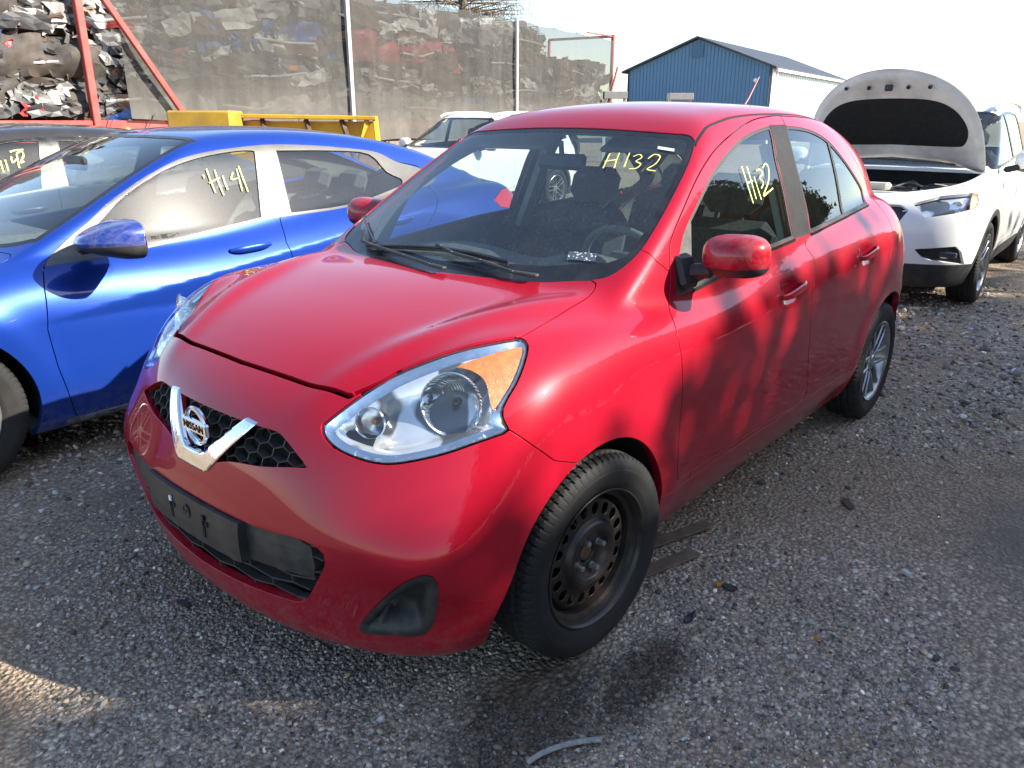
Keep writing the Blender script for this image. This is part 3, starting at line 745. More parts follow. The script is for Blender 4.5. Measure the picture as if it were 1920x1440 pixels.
# side glass
fg = pl([(1270, 556), (1269, 519), (1281, 442), (1308, 380), (1335, 326), (1363, 286), (1390, 259), (1417, 244), (1441, 236), (1446, 242), (1457, 299), (1471, 356), (1484, 424), (1490, 447), (1444, 466), (1380, 500), (1308, 538)], side_ch)
fg_poly = smooth_poly(fg, 4, corners=(0, 8, 13)); fg_sd = poly_sd(side_ch, fg_poly, lambda P: np.abs(P[:, 1]) > .3)
rg = pl([(1474, 236), (1498, 238), (1525, 246), (1552, 263), (1579, 294), (1601, 326), (1617, 356), (1627, 383), (1585, 405), (1520, 436), (1514, 397), (1498, 332), (1482, 269)], side_ch)
rg_poly = smooth_poly(rg, 4, corners=(0, 7, 9)); rg_sd = poly_sd(side_ch, rg_poly, lambda P: np.abs(P[:, 1]) > .3)
bp = pl([(1441, 234), (1474, 233), (1482, 269), (1498, 332), (1514, 397), (1520, 438), (1490, 449), (1484, 424), (1471, 356), (1457, 299), (1446, 242)], side_ch)
bp_sd = poly_sd(side_ch, bp, lambda P: np.abs(P[:, 1]) > .3)
sh.carve('front_glass', fg_sd); sh.carve('rear_glass', rg_sd); sh.carve('pillar_trim', bp_sd)
sh.carve('front_pane', shrink(fg_sd, .011), of=('front_glass',)); sh.carve('rear_pane', shrink(rg_sd, .011), of=('rear_glass',))
sail = pl([(1266, 560), (1265, 519), (1279, 440), (1294, 408), (1296, 420), (1297, 480), (1299, 548)], side_ch)
sh.carve('mirror_sail', poly_sd(side_ch, sail, lambda P: np.abs(P[:, 1]) > .3), of=('front_pane', 'front_glass'))
dl = pl([(1553, 264), (1582, 400)], side_ch)
sh.carve('quarter_bar', lambda P: np.abs(sdline(side_ch(P), dl))-.011, of=('rear_pane',))
sh.carve('quarter_pane', line_sd(side_ch, dl, None, -1), of=('rear_pane',))
# rear window and tailgate
sh.carve('rear_window', poly_sd(front_ch, smooth_poly([(-.1, 1.09), (.50, 1.10), (.505, 1.14), (.43, 1.335), (.38, 1.355), (-.1, 1.37)], 3, corners=(0, 5)), isrear))
sh.carve('tailgate', poly_sd(front_ch, smooth_poly([(-.1, .56), (.45, .56), (.54, .75), (.565, 1.02), (.53, 1.2), (.47, 1.37), (-.1, 1.40)], 3, corners=(0, 6)), isrear), .003)
# doors
fd = pl([(1256, 486), (1258, 451), (1279, 397), (1308, 332), (1335, 288), (1363, 259), (1390, 237), (1417, 223), (1449, 217), (1463, 217)], side_ch)
bs = pl([(1480, 270), (1499, 360), (1509, 447), (1512, 464), (1528, 491), (1522, 560), (1518, 637), (1514, 725)], side_ch)
fd += bs+[(bs[-1][0], .372), (-.405, .392)]+pl([(1270, 880), (1278, 760), (1275, 650), (1262, 600), (1256, 545)], side_ch)
sh.carve('front_door', poly_sd(side_ch, smooth_poly(fd, 4, corners=(9, 17, 18, 19)), lambda P: np.abs(P[:, 1]) > .3), .0026, of=('body',))
rd = [fd[9]]+pl([(1511, 221), (1544, 231), (1571, 250), (1593, 283), (1614, 321), (1628, 355)], side_ch)+[(-2.52, 1.05), (-2.47, .95), (-2.36, .82), (-2.24, .70), (-2.14, .56), (-2.07, .42), (-2.04, .36), (bs[-1][0], .372)]+bs[::-1]
sh.carve('rear_door', poly_sd(side_ch, smooth_poly(rd, 4, corners=(0, 13, 14)), lambda P: np.abs(P[:, 1]) > .3), .0026, of=('body',))
sh.carve('sill', lambda P: np.where((P[:, 0] < -.2) & (P[:, 0] > -2.3) & (np.abs(P[:, 1]) > .6), P[:, 2]-.358, 5), .0015)
# headlights
HN = np.array([.60, .62, .50]); HN /= np.linalg.norm(HN); HE1 = np.cross([0, 0, 1], HN); HE1 /= np.linalg.norm(HE1); HE2 = np.cross(HN, HE1)
def head_ch(P):
    Q = P.copy(); Q[:, 1] = np.abs(Q[:, 1]); return np.stack([Q@HE1, Q@HE2], 1)
HL = [(603, 800), (614, 787), (666, 747), (705, 721), (749, 696), (814, 670), (866, 653), (918, 642), (958, 635), (978, 634), (990, 647), (986, 675), (971, 715), (952, 748), (943, 769), (945, 787), (955, 806), (939, 816), (892, 832), (840, 850), (788, 863), (736, 871), (697, 868), (658, 856), (627, 840), (607, 819)]
hl_poly = smooth_poly(pl(HL, head_ch), 4, corners=(16,)); hl_sd = poly_sd(head_ch, hl_poly, lambda P: (P[:, 0] > 0) & (P[:, 2] > .55))
sh.carve('headlight', hl_sd, .0022, of=('body', 'hood'))
# openings of the bumper
gp = [(-.06, .735)]+pl([(434, 780), (481, 797), (518, 808), (536, 824), (559, 853), (580, 879), (539, 877), (486, 875), (429, 866)], front_ch)+[(.05, .607), (-.06, .600)]
gr_poly = smooth_poly(gp, 4, corners=(0, 6, 11)); gr_sd = poly_sd(front_ch, gr_poly, isfront)
sh.carve('grille_hole', gr_sd)
lp = [(-.06, .514)]+pl([(471, 984), (544, 1005), (578, 1018), (600, 1032), (609, 1049), (606, 1070), (588, 1104), (575, 1125), (557, 1129), (509, 1115), (441, 1087)], front_ch)+[(-.06, .300)]
lo_poly = smooth_poly(lp, 4, corners=(0, 12)); lo_sd = poly_sd(front_ch, lo_poly, isfront)
sh.carve('lower_hole', lo_sd)
FG = [(674, 1180), (681, 1163), (716, 1125), (750, 1097), (784, 1081), (808, 1080), (820, 1097), (820, 1125), (815, 1159), (802, 1183), (777, 1192), (733, 1190), (688, 1187)]
fo_poly = smooth_poly(pl(FG, head_ch), 4); fo_sd = poly_sd(head_ch, fo_poly, lambda P: (P[:, 0] > .3) & (P[:, 2] < .6))
sh.carve('fog_cover', fo_sd)
# bumper, fender, roof
bl = pl([(955, 806), (1000, 836), (1040, 864), (1078, 868)], side_ch)
sh.carve('front_bumper', poly_sd(side_ch, [(.42, 1.0), (.42, .83)]+bl+[(.1, .64), (.1, -.1), (1, -.1), (1, 1)], None), .0022)
fl = pl([(1253, 508), (1230, 489), (1201, 468)], side_ch)
sh.carve('fender', poly_sd(side_ch, [(.8, 0), (-.42, 0), (-.60, .8), (fl[0][0]-.05, fl[0][1]-.02)]+fl+[(fl[2][0]+.08, 1.2), (.8, 1.2)], lambda P: np.abs(P[:, 1]) > .35), .0022)
yd = [(-.86, .545), (-1.0, .515), (-1.2, .502), (-1.6, .495), (-2.1, .478), (-2.75, .42)]
sh.carve('roof_molding', lambda P: np.where((P[:, 2] > 1.2) & (P[:, 0] < -.87) & (P[:, 0] > -2.7), np.abs(sdline(top_ch(P), yd))-.0065, 5))
sh.carve('roof', poly_sd(top_ch, yd[1:]+[(-2.75, -.1), (-.7, -.1), (-.7, .56), (-.86, .56)], lambda P: P[:, 2] > 1.2))
# ---- panels
RP = 'red_paint'
sh.panel('hood', 'hood', RP, red); sh.panel('roof', 'roof', RP, red, depth=.02, back='headliner')
o_bump = sh.panel('front_bumper', 'front_bumper', RP, red, depth=.022)
gate = sh.panel('tailgate', 'tailgate', RP, red); sh.panel('rear_window', 'rear_window', 'side_glass', gate, depth=.004, off=.003)
sh.panel('windscreen_surround', 'windscreen_surround', 'black_trim', red, depth=.01, off=.003)
o_ws = sh.panel('windscreen', 'windscreen', 'windscreen_glass', red, depth=0, off=.0035)
for s in (1, -1):
    sh.panel('body', 'side_frame', RP, red, side=s, depth=.03, back='interior_dark')
    sh.panel('fender', 'fender', RP, red, side=s, depth=.028); sh.panel('sill', 'sill', RP, red, side=s)
    sh.panel('roof_molding', 'roof_molding', 'seal', red, side=s, depth=.006, off=.003)
    d1 = sh.panel('front_door', 'front_door', RP, red, side=s, depth=.025, back='interior_dark'); d2 = sh.panel('rear_door', 'rear_door', RP, red, side=s, depth=.025, back='interior_dark')
    sh.panel('front_glass', 'window_seal', 'seal', d1, side=s, depth=.01, off=.002); sh.panel('rear_glass', 'window_seal', 'seal', d2, side=s, depth=.01, off=.002)
    g1 = sh.panel('front_pane', 'window_pane', 'side_glass', d1, side=s, depth=0, off=.005); sh.panel('rear_pane', 'window_pane', 'side_glass', d2, side=s, depth=0, off=.005)
    sh.panel('quarter_pane', 'quarter_pane', 'side_glass', d2, side=s, depth=0, off=.005); sh.panel('quarter_bar', 'division_bar', 'seal', d2, side=s, depth=.01, off=.001)
    sh.panel('pillar_trim', 'pillar_trim', 'pillar_black', red, side=s, depth=.02, off=.0005)
    sh.panel('mirror_sail', 'mirror_sail', 'grey_plastic', d1, side=s, depth=.012, off=.0005)
    # bright strip along the foot of the glass
    for pts, dd in (([(1300, 545), (1380, 502), (1444, 469), (1490, 450)], d1), ([(1521, 440), (1585, 408), (1628, 386)], d2)):
        L = pxs(pts, .002); L[:, 1] *= s
        st = MB()
        for a, b in zip(L[:-1], L[1:]): st.bar(a, b, .004, .012, up=(0, 0, 1))
        st.build('glass_run_strip', 'black_trim', dd)
    # headlamp
    hl = empty('headlight'); hl.parent = red
    V, F = sh.get('headlight', s); N = grad(sh.f, V, 3e-3); N /= np.linalg.norm(N, axis=1)[:, None]; ph = -hl_sd(V)
    mobj('lens', V-N*.001, F, 'lamp_lens', hl, normals=N)
    def ring(lo_, hi_, name, mat, dfun):
        Vc, Fc, _, _ = cut(V, F, -hl_sd(V)-lo_); Vc, Fc, _, _ = cut(Vc, Fc, -hl_sd(Vc)-hi_); q = -hl_sd(Vc[Fc].mean(1)); Fc = Fc[(q > lo_) & (q < hi_)]
        u, inv = np.unique(Fc, return_inverse=True); Vc = Vc[u]; Nc = grad(sh.f, Vc, 3e-3); Nc /= np.linalg.norm(Nc, axis=1)[:, None]
        return mobj(name, Vc-Nc*dfun(-hl_sd(Vc))[:, None], inv.reshape(-1, 3), mat, hl)
    ring(-1, .005, 'lamp_seal', 'seal', lambda q: .001+0*q)
    ring(.005, .022, 'chrome_border', 'lamp_chrome', lambda q: .004+.016*sstep(q, .0, .022))
    ring(.022, 9, 'housing', 'lamp_housing', lambda q: .020+.040*sstep(q, .020, .06))
    # amber side reflector and the lamps inside
    am = pl([(850, 684), (905, 664), (972, 646), (981, 653), (966, 702), (944, 742), (927, 768), (920, 752), (914, 720), (900, 700), (876, 688)], head_ch)
    asd = poly_sd(head_ch, smooth_poly(am, 3, corners=(0, 6)), lambda P: P[:, 0] > 0)
    Va, Fa, _, _ = cut(V, F, asd(V)); Fa = Fa[asd(Va[Fa].mean(1)) < 0]; u, inv = np.unique(Fa, return_inverse=True); Va = Va[u]; Na = grad(sh.f, Va, 3e-3); Na /= np.linalg.norm(Na, axis=1)[:, None]
    mobj('side_reflector', Va-Na*.009, inv.reshape(-1, 3), 'amber', hl, normals=Na)
    nn = HN*np.array([1, s, 1])
    aim = np.array([.86, .38*s, .18]); aim /= np.linalg.norm(aim)
    ey = np.cross([0, 0, 1], aim); ey /= np.linalg.norm(ey); ez = np.cross(aim, ey); RR = np.stack([ey, aim, ez], 1)
    for q, r_, nm in (((850, 752), .072, 'main_reflector'), ((697, 787), .036, 'indicator_reflector')):
        p = px(q)*np.array([1, s, 1])-nn*.036
        b = MB(); b.lathe([(r_*1.06, .012), (r_*1.04, .02), (r_, .018), (r_*.9, -.004), (r_*.7, -.03), (r_*.4, -.048), (.012, -.055), (.0, -.055)], p, n=48, R=RR); b.build(nm, 'lamp_facet' if nm[0] == 'm' else 'lamp_chrome', hl)
        b = MB(); b.lathe([(0, .0), (.007, -.002), (.010, -.012), (.010, -.05)], p, n=16, R=RR); b.build('bulb', 'amber' if nm[0] == 'i' else 'lamp_black', hl)
    # fog-lamp blank
    fc = empty('fog_lamp_cover'); fc.parent = red
    V, F = sh.get('fog_cover', s); N = grad(sh.f, V, 3e-3); N /= np.linalg.norm(N, axis=1)[:, None]; ph = -fo_sd(V)
    rim_d = -.003*np.clip(ph/.004, 0, 1)+.0
    dep = np.where(ph < .013, -.003, .0)+.085*sstep(ph, .013, .045)*np.clip(1.35-(np.abs(V[:, 1])-.53)/.19, 0.25, 1.2)
    mobj('cover', V-N*dep[:, None], F, 'grey_plastic', fc)
# inside of the arches and underbody
for s in (1, -1):
    for cx, r_ in ((.035, .372), (-2.45, .368)):
        a = np.linspace(-.25, PI+.25, 40); b = MB(); V = []; F = []
        for i, t in enumerate(a):
            yo_ = .795-.10*(1-min(1, max(0, math.sin(t)+.1)/.5))
            for yy in (yo_, .62, .45): V.append((cx+r_*math.cos(t), yy*s, .30+r_*math.sin(t)))
        for i in range(39):
            for j in range(2): F.append((i*3+j, i*3+j+1, i*3+4+j, i*3+3+j))
        V += [(cx, .45*s, .2)]; F += [(i*3+2, i*3+5, len(V)-1) for i in range(39)]
        b.add(V, F, True); b.build('arch_liner', 'void_black', red)
ub = MB(); ub.box((-1.25, 0, .22), (1.7, 1.40, .08)); ub.box((.25, 0, .26), (.7, .86, .12)); ub.box((-2.75, 0, .28), (.4, .9, .12)); ub.box((.36, 0, .5), (.1, .86, .4)); ub.build('underbody', 'void_black', red)
# ---- grille
def front_x(y, z, f=f_micra):
    y = np.asarray(y, float); z = np.asarray(z, float); a = np.full(y.shape, .2); b = np.full(y.shape, .95)
    for _ in range(30):
        m = (a+b)/2; v = f(m, y, z) < 0; a = np.where(v, m, a); b = np.where(v, b, m)
    return a
def honeycomb(name, poly, cw, ch_, back, depth, thick, mat, parent, clip=.006):
    """hexagonal ribs in front view (y, z), clipped by the polygon, laid behind the bumper skin"""
    poly = np.array(poly); poly = np.concatenate([poly, (poly*[-1, 1])[::-1]])
    poly2 = poly[np.abs(poly[:, 0]) < 5]; half = np.array([p for p in poly2])
    sd = lambda y, z: sdpoly(np.stack([np.abs(y), z], 1), gr_or)
    gr_or = np.array(poly[:len(poly)//2])
    b = MB(); seg = set()
    y0, y1, z0, z1 = -.6, .6, gr_or[:, 1].min()-.05, gr_or[:, 1].max()+.05
    nr = int((z1-z0)/(ch_*.75))+2; nc = int((y1-y0)/cw)+2
    for r in range(nr):
        for c in range(nc):
            cy = y0+(c+(.5 if r % 2 else 0))*cw; cz = z0+r*ch_*.75
            hx = [(cy+cw*.5, cz-ch_*.25), (cy+cw*.5, cz+ch_*.25), (cy, cz+ch_*.5), (cy-cw*.5, cz+ch_*.25), (cy-cw*.5, cz-ch_*.25), (cy, cz-ch_*.5)]
            for i in range(3):
                a, e = hx[i], hx[i+1]; seg.add((round(a[0], 4), round(a[1], 4), round(e[0], 4), round(e[1], 4)))
    S_ = np.array(sorted(seg)); n = 6
    t = np.linspace(0, 1, n+1); Y = S_[:, [0]]*(1-t)+S_[:, [2]]*t; Z = S_[:, [1]]*(1-t)+S_[:, [3]]*t
    D = sd(Y.ravel(), Z.ravel()).reshape(Y.shape); X = front_x(np.abs(Y), np.clip(Z, gr_or[:, 1].min(), gr_or[:, 1].max()))-back
    for i in range(len(S_)):
        dv = np.array([S_[i, 2]-S_[i, 0], S_[i, 3]-S_[i, 1]]); dv /= np.linalg.norm(dv)+1e-9; pn = np.array([-dv[1], dv[0]])*thick/2
        for k in range(n):
            if max(D[i, k], D[i, k+1]) > clip: continue
            V = []
            for kk in (k, k+1):
                for sx, dd in ((1, 0), (-1, 0), (-1, -depth), (1, -depth)):
                    w = 1 if dd == 0 else 1.8
                    V.append((X[i, kk]+dd, Y[i, kk]+pn[0]*sx*w, Z[i, kk]+pn[1]*sx*w))
            b.add(V, [(0, 4, 5, 1), (1, 5, 6, 2), (0, 3, 7, 4)])
    return b.build(name, mat, parent)
def back_sheet(name, poly, back, mat, parent, n=40):
    ys = np.linspace(-.52, .52, n); zs = np.linspace(poly[:, 1].min()-.015, poly[:, 1].max()+.015, 12); V = []; F = []
    Yg, Zg = [q.ravel() for q in np.meshgrid(ys, zs, indexing='ij')]; V = np.stack([front_x(np.abs(Yg), Zg)-back, Yg, Zg], 1)
    for i in range(n-1):
        for j in range(11): F.append((i*12+j, i*12+j+1, i*12+13+j, i*12+12+j))
    b = MB(); b.add(V, F, True); return b.build(name, mat, parent)
def front_strip(name, poly, fwd, thick, mat, parent, bevel=.003, mirror=False, maxseg=.02, flat=False):
    """front-view polygon (y, z) raised `fwd` ahead of the bumper skin, `thick` deep"""
    P0 = np.array(poly, float); pts = []
    for a, e in zip(P0, np.roll(P0, -1, 0)):
        k = max(1, int(np.linalg.norm(e-a)/maxseg)); pts += [a+(e-a)*i/k for i in range(k)]
    P0 = np.array(pts); bm = bmesh.new()
    vs = [bm.verts.new((0, p[0], p[1])) for p in P0]; fc = bm.faces.new(vs)
    bmesh.ops.triangulate(bm, faces=[fc]); bmesh.ops.subdivide_edges(bm, edges=[e for e in bm.edges if e.calc_length() > maxseg*1.6], cuts=2, use_grid_fill=False)
    bmesh.ops.triangulate(bm, faces=bm.faces[:])
    Y = np.array([v.co.y for v in bm.verts]); Z = np.array([v.co.z for v in bm.verts]); X = front_x(np.abs(Y), Z)+fwd
    if flat: X[:] = X.max()
    for v, x in zip(bm.verts, X): v.co.x = x
    bmesh.ops.recalc_face_normals(bm, faces=bm.faces)
    if sum(f.normal.x for f in bm.faces) < 0: bmesh.ops.reverse_faces(bm, faces=bm.faces)
    r = bmesh.ops.extrude_face_region(bm, geom=bm.faces[:]); 
    for v in [g for g in r['geom'] if isinstance(g, bmesh.types.BMVert)]: v.co.x += 0
    old = [v for v in bm.verts if v not in set(g for g in r['geom'] if isinstance(g, bmesh.types.BMVert))]
    for v in old: v.co.x -= thick
    bmesh.ops.recalc_face_normals(bm, faces=bm.faces)
    me = bpy.data.meshes.new(name); bm.to_mesh(me); bm.free(); me.materials.append(M[mat]); o = bpy.data.objects.new(name, me); COL.objects.link(o); o.parent = parent
    if bevel: m_ = o.modifiers.new('bevel', 'BEVEL'); m_.width = bevel; m_.segments = 2; m_.limit_method = 'ANGLE'; m_.angle_limit = .6
    return o
gri = empty('grille'); gri.parent = red
honeycomb('honeycomb', gr_poly, .052, .036, .016, .02, .0032, 'black_plastic', gri); back_sheet('backing', gr_poly, .045, 'void_black', gri)
vtop = .745
Vp = [(.168, vtop), (.052, .640), (.035, .632), (-.035, .632), (-.052, .640), (-.168, vtop), (-.218, vtop-.004), (-.085, .601), (-.065, .590), (.065, .590), (.085, .601), (.218, vtop-.004)]
front_strip('chrome_v_bar', Vp, .006, .03, 'chrome', gri, .006)
em = empty('emblem'); em.parent = red
ex = float(front_x(np.array([0.]), np.array([.69]))[0])
b = MB(); cr = [(.0525, .0), (.0545, .006), (.052, .011), (.046, .012), (.0415, .008), (.040, .0)]
b.lathe(cr, (ex+.004, 0, .692), axis=0, n=56); b.build('emblem_ring', 'chrome', em)
b = MB(); b.box((ex+.012, 0, .692), (.014, .128, .036), bev=.004); b.build('emblem_bar', 'chrome', em)
def text_obj(txt, size, depth, mat, parent, loc, rot, name, spacing=1.0, sx=1.0):
    cu = bpy.data.curves.new(name, 'FONT'); cu.body = txt; cu.size = size; cu.extrude = depth; cu.align_x = 'CENTER'; cu.align_y = 'CENTER'; cu.space_character = spacing
    to = bpy.data.objects.new('tmp', cu); COL.objects.link(to)
    me = bpy.data.meshes.new_from_object(to); bpy.data.objects.remove(to); bpy.data.curves.remove(cu)
    me.materials.clear(); me.materials.append(M[mat]); o = bpy.data.objects.new(name, me); COL.objects.link(o); o.parent = parent
    o.location = loc; o.rotation_euler = rot; o.scale = (sx, 1, 1); return o
text_obj('NISSAN', .029, .0008, 'print_black', em, (ex+.0195, 0, .692), (PI/2, 0, PI/2), 'emblem_lettering', 1.05, 1.0)
# ---- lower intake with number-plate holder
low = empty('lower_grille'); low.parent = red
honeycomb('mesh_bars', lo_poly, .15, .046, .014, .02, .0038, 'bar_grey', low, -.004); back_sheet('backing', lo_poly, .06, 'void_black', low)
zt = lp[1][1]
up = [(-.455, .500), (-.40, zt+.006), (-.2, zt+.008), (.2, zt+.008), (.40, zt+.006), (.455, .500), (.462, .455), (.452, .415), (.20, .398), (-.20, .398), (-.452, .415), (-.462, .455)]
front_strip('upper_bar', up, -.012, .03, 'grey_plastic', low, .004)
plx = [(-.235, .398), (.235, .398), (.235, .508), (-.235, .508)]
pht = front_strip('number_plate_holder', plx, .012, .03, 'grey_plastic', low, .003)
for yy in (-.085, .085):
    xx = float(front_x(np.array([abs(yy)]), np.array([.46]))[0])+.0125
    b = MB(); b.box((xx, yy, .452), (.004, .012, .062)); b.box((xx, yy+.010, .462), (.004, .022, .012)); b.build('plate_slot', 'void_black', low)
    b = MB(); b.box((xx+.002, yy+.002, .478), (.004, .012, .014)); b.build('plate_clip', 'sticker_white' if yy < 0 else 'black_trim', low)
xx = float(front_x(np.array([0.]), np.array([.46]))[0])+.0122
b = MB(); b.lathe([(.017, 0), (.019, .002), (.014, .002), (.012, -.0), (.004, 0), (.004, .002), (0, .002)], (xx, 0, .468), axis=0, n=28); b.build('plate_boss', 'black_plastic', low)
# ---- wipers
def wiper(arm, blade, lift=.018):
    w = empty('wiper'); w.parent = red
    A, ba = march_many(f_micra, arm); B, bb = march_many(f_micra, blade); A, B = A[~ba], B[~bb]
    A = A+grad(f_micra, A)*lift; B = B+grad(f_micra, B)*lift*.7
    b = MB()
    for i in range(len(A)-1): b.bar(A[i], A[i+1], .014 if i else .022, .009, bev=.003)
    b.build('arm', 'black_plastic', w)
    b = MB(); b.tube(B, .0055, 8); 
    for i in range(len(B)-1): b.bar(B[i]-[0, 0, .006], B[i+1]-[0, 0, .006], .004, .014)
    b.build('blade', 'black_trim', w)
wiper([(1010, 526), (965, 519), (905, 497), (852, 482), (832, 470), (822, 466)], [(690, 465), (760, 466), (830, 470), (890, 480), (955, 496)])
wiper([(835, 512), (808, 505), (760, 487), (700, 466), (684, 459), (688, 440)], [(686, 412), (690, 426), (697, 443), (706, 462)])
# cowl grille below the screen and the far corner piece
# ---- mirrors
def f_mir(x, y, z):
    yy = y/.104; zz = z/.064
    r = (np.abs(yy)**3.2+np.abs(zz)**3.0)**(1/3.1)
    front = x-(.058-.050*np.clip(r, 0, 1.3)**2.6)
    return smax(smax((r-1)*.06, front*.8, .03), (-.045-x), .008)
for s in (1, -1):
    mi = empty('door_mirror'); mi.parent = red
    ms = Shell(f_mir, (-.08, 0, -.09), (.09, .13, .09), .006)
    ms.carve('lower', lambda P: P[:, 2]+.030)
    ms.carve('face', lambda P: P[:, 0]+.040)
    c = np.array([-.585, .848*s, 1.066]); a = .10*s
    for nm, on, mt in (('body', 'mirror_cap', RP), ('lower', 'mirror_lower', 'black_plastic'), ('face', 'mirror_glass', 'chrome')):
        o = ms.panel(nm, on, mt, mi, depth=.004); o.location = c; o.rotation_euler = (math.radians(4)*s, 0, -a)
    b = MB(); b.bar((-.565, .715*s, 1.010), (-.585, .80*s, 1.022), .06, .045, bev=.015); b.bar((-.545, .738*s, .965), (-.555, .700*s, 1.06), .075, .03, bev=.012); b.build('mirror_arm', 'black_plastic', mi)
# ---- door handles
for s in (1, -1):
    for hx, hz in HANDLES:
        t = np.linspace(-1, 1, 15); pts = []
        for k in t:
            q = np.array([hx-.105*k, 0, hz+.012*k]); S_ = float(_P(q[0]))+float(_c(q[2]))
            pts.append((q[0], (S_+.001+.020*(1-abs(k)**4))*s, q[2]))
        pts = np.array(pts); V = []; F = []
        for i, p in enumerate(pts):
            hh = .0155*(1-.35*abs(t[i])**3); tt = .0075
            for k in range(12):
                an = 2*PI*k/12; V.append(p+np.array([0, math.cos(an)*tt*s, math.sin(an)*hh]))
        for i in range(14):
            for k in range(12): F.append((i*12+k, i*12+(k+1) % 12, i*12+12+(k+1) % 12, i*12+12+k))
        b = MB(); b.add(V, F+[tuple(range(12)), tuple(14*12+k for k in range(12))], True)
        b.build('door_handle', RP, [o for o in red.children if o.name.startswith('front_door' if hx > -1.5 else 'rear_door')][0 if s == 1 else 1])
# ---- aerial, tail lamps
ab = np.array([-2.35, 0, float(_TR(-2.35))-.004]); b = MB(); b.lathe([(.024, 0), (.02, .012), (.010, .022), (.006, .03)], ab, axis=2, n=20); b.tube([ab+[0, 0, .02], ab+[-.10, 0, .10], ab+[-.20, 0, .205]], [.005, .004, .003], 8); b.build('aerial', 'aerial_red', red)
# ---- interior
def seat(parent, x, y, recl=.32, w=.46, name='seat', mat='seat_cloth', z0=.30):
    st = empty(name); st.parent = parent
    b = MB(); b.box((x, y, z0+.16), (.50, w, .17), np.array(Matrix.Rotation(.12, 3, 'Y').transposed()), bev=.06); b.build('cushion', mat, st, .0)
    R = np.array(Matrix.Rotation(-recl, 3, 'Y')); c = np.array([x-.26, y, z0+.20])
    b = MB(); b.box(c+R@np.array([0, 0, .28]), (.14, w, .60), R, bev=.06); b.build('backrest', mat, st)
    b = MB(); b.box(c+R@np.array([0, 0, .69]), (.10, .27, .17), R, bev=.045); b.box(c+R@np.array([0, .06, .58]), (.012, .012, .1), R); b.box(c+R@np.array([0, -.06, .58]), (.012, .012, .1), R); b.build('headrest', mat, st)
for yy in (.36, -.36): seat(red, -1.13, yy)
for yy in (.40, -.40): seat(red, -2.02, yy, .4, .56)
V = []; F = []
yy_ = np.linspace(-.66, .66, 34)
def dash(y):
    hump = .055*gauss(y, .33, .17)+.035*gauss(y, -.30, .22)
    pr = [(-.30, .90), (-.42, .962+.5*hump), (-.56, .972+hump), (-.68, .955+hump), (-.74, .90+.6*hump), (-.75, .72), (-.66, .55)]
    return [(x-.02*(y/.6)**2, y, z-.02*(y/.6)**2) for x, z in pr]
for y in yy_: V += dash(y)
for i in range(33):
    for j in range(6): F.append((i*7+j, i*7+j+1, i*7+8+j, i*7+7+j))
b = MB(); b.add(V, F, True); b.build('dashboard', 'interior_dark', red)
sw = empty('steering_wheel'); sw.parent = red
Rm = np.array(Matrix.Rotation(math.radians(-62), 3, 'Y')); wc = np.array([-.80, .36, .93]); b = MB()
ring = [wc+Rm@np.array([.185*math.cos(t), .185*math.sin(t), 0]) for t in np.linspace(0, 2*PI, 40)]; b.tube(ring, .014, 10, cap=False); b.build('wheel_rim', 'interior_dark', sw)
b = MB(); b.box(wc+Rm@np.array([0, 0, .02]), (.14, .17, .05), Rm, bev=.02)
for t in (0, PI, -PI/2): b.bar(wc, wc+Rm@np.array([.18*math.sin(t), .18*math.cos(t), 0]), .03, .016)
b.build('wheel_hub', 'interior_dark', sw)
b = MB(); b.box((-.86, 0, 1.30), (.03, .22, .06), np.array(Matrix.Rotation(-.2, 3, 'Y')), bev=.012); b.tube([(-.86, 0, 1.31), (-.85, 0, 1.375)], .01); b.build('rear_view_mirror', 'black_plastic', red)
for s in (1, -1):
    b = MB(); b.box((-.99, .33*s, 1.375), (.16, .40, .018), np.array(Matrix.Rotation(.42, 3, 'Y')), bev=.006); b.build('sun_visor', 'headliner', red)
    b = MB(); b.bar((-1.50, .545*s, 1.36), (-1.46, .70*s, .95), .11, .03); b.build('pillar_lining', 'beige_trim', red)
b = MB(); b.box((-1.3, 0, .30), (2.4, 1.3, .02)); b.build('cabin_floor', 'interior_dark', red)
# ---- wheels
STEER = -math.radians(4.2)
fw = place_wheel(red, steel_wheel, red, 0, .728, .30, STEER)
rw = place_wheel(red, lambda w: spoke_wheel(w, n=6, spoke_w=.03), red, -2.45, .728, .30)
c = copy_tree(fw, red); c.location = (0, -.728, .30); c.rotation_euler = (0, 0, PI+STEER)
c = copy_tree(rw, red); c.location = (-2.45, -.728, .30); c.rotation_euler = (0, 0, PI)
# ---- wax-pencil marks on the glass and stickers
def stroke(lines, parent, name, w=.007, f=f_micra, mat='marker_yellow', xf=None, lift=.003):
    b = MB()
    for L in lines:
        L = smooth_poly(L, 4, closed=False) if len(L) > 2 else np.array(L, float)
        P3, bad = march_many(f, L, xf); P3 = P3[~bad]
        if len(P3) < 2: continue
        N = grad(f, P3); N /= np.linalg.norm(N, axis=1)[:, None]; T_ = np.gradient(P3, axis=0); T_ /= np.linalg.norm(T_, axis=1)[:, None]+1e-9
        B_ = np.cross(N, T_); ww = w*(.75+.5*rng.random(len(P3)))[:, None]/2
        A = P3+N*lift-B_*ww; C_ = P3+N*lift+B_*ww; n = len(P3)
        b.add(np.concatenate([A, C_]), [(i, i+1, n+i+1, n+i) for i in range(n-1)])
    return b.build(name, mat, parent)
def z5(L): return [[(580+x/2.526, 180+y/2.526) for x, y in l] for l in L]
def z6(L): return [[(1200+x/3.692, 180+y/3.692) for x, y in l] for l in L]
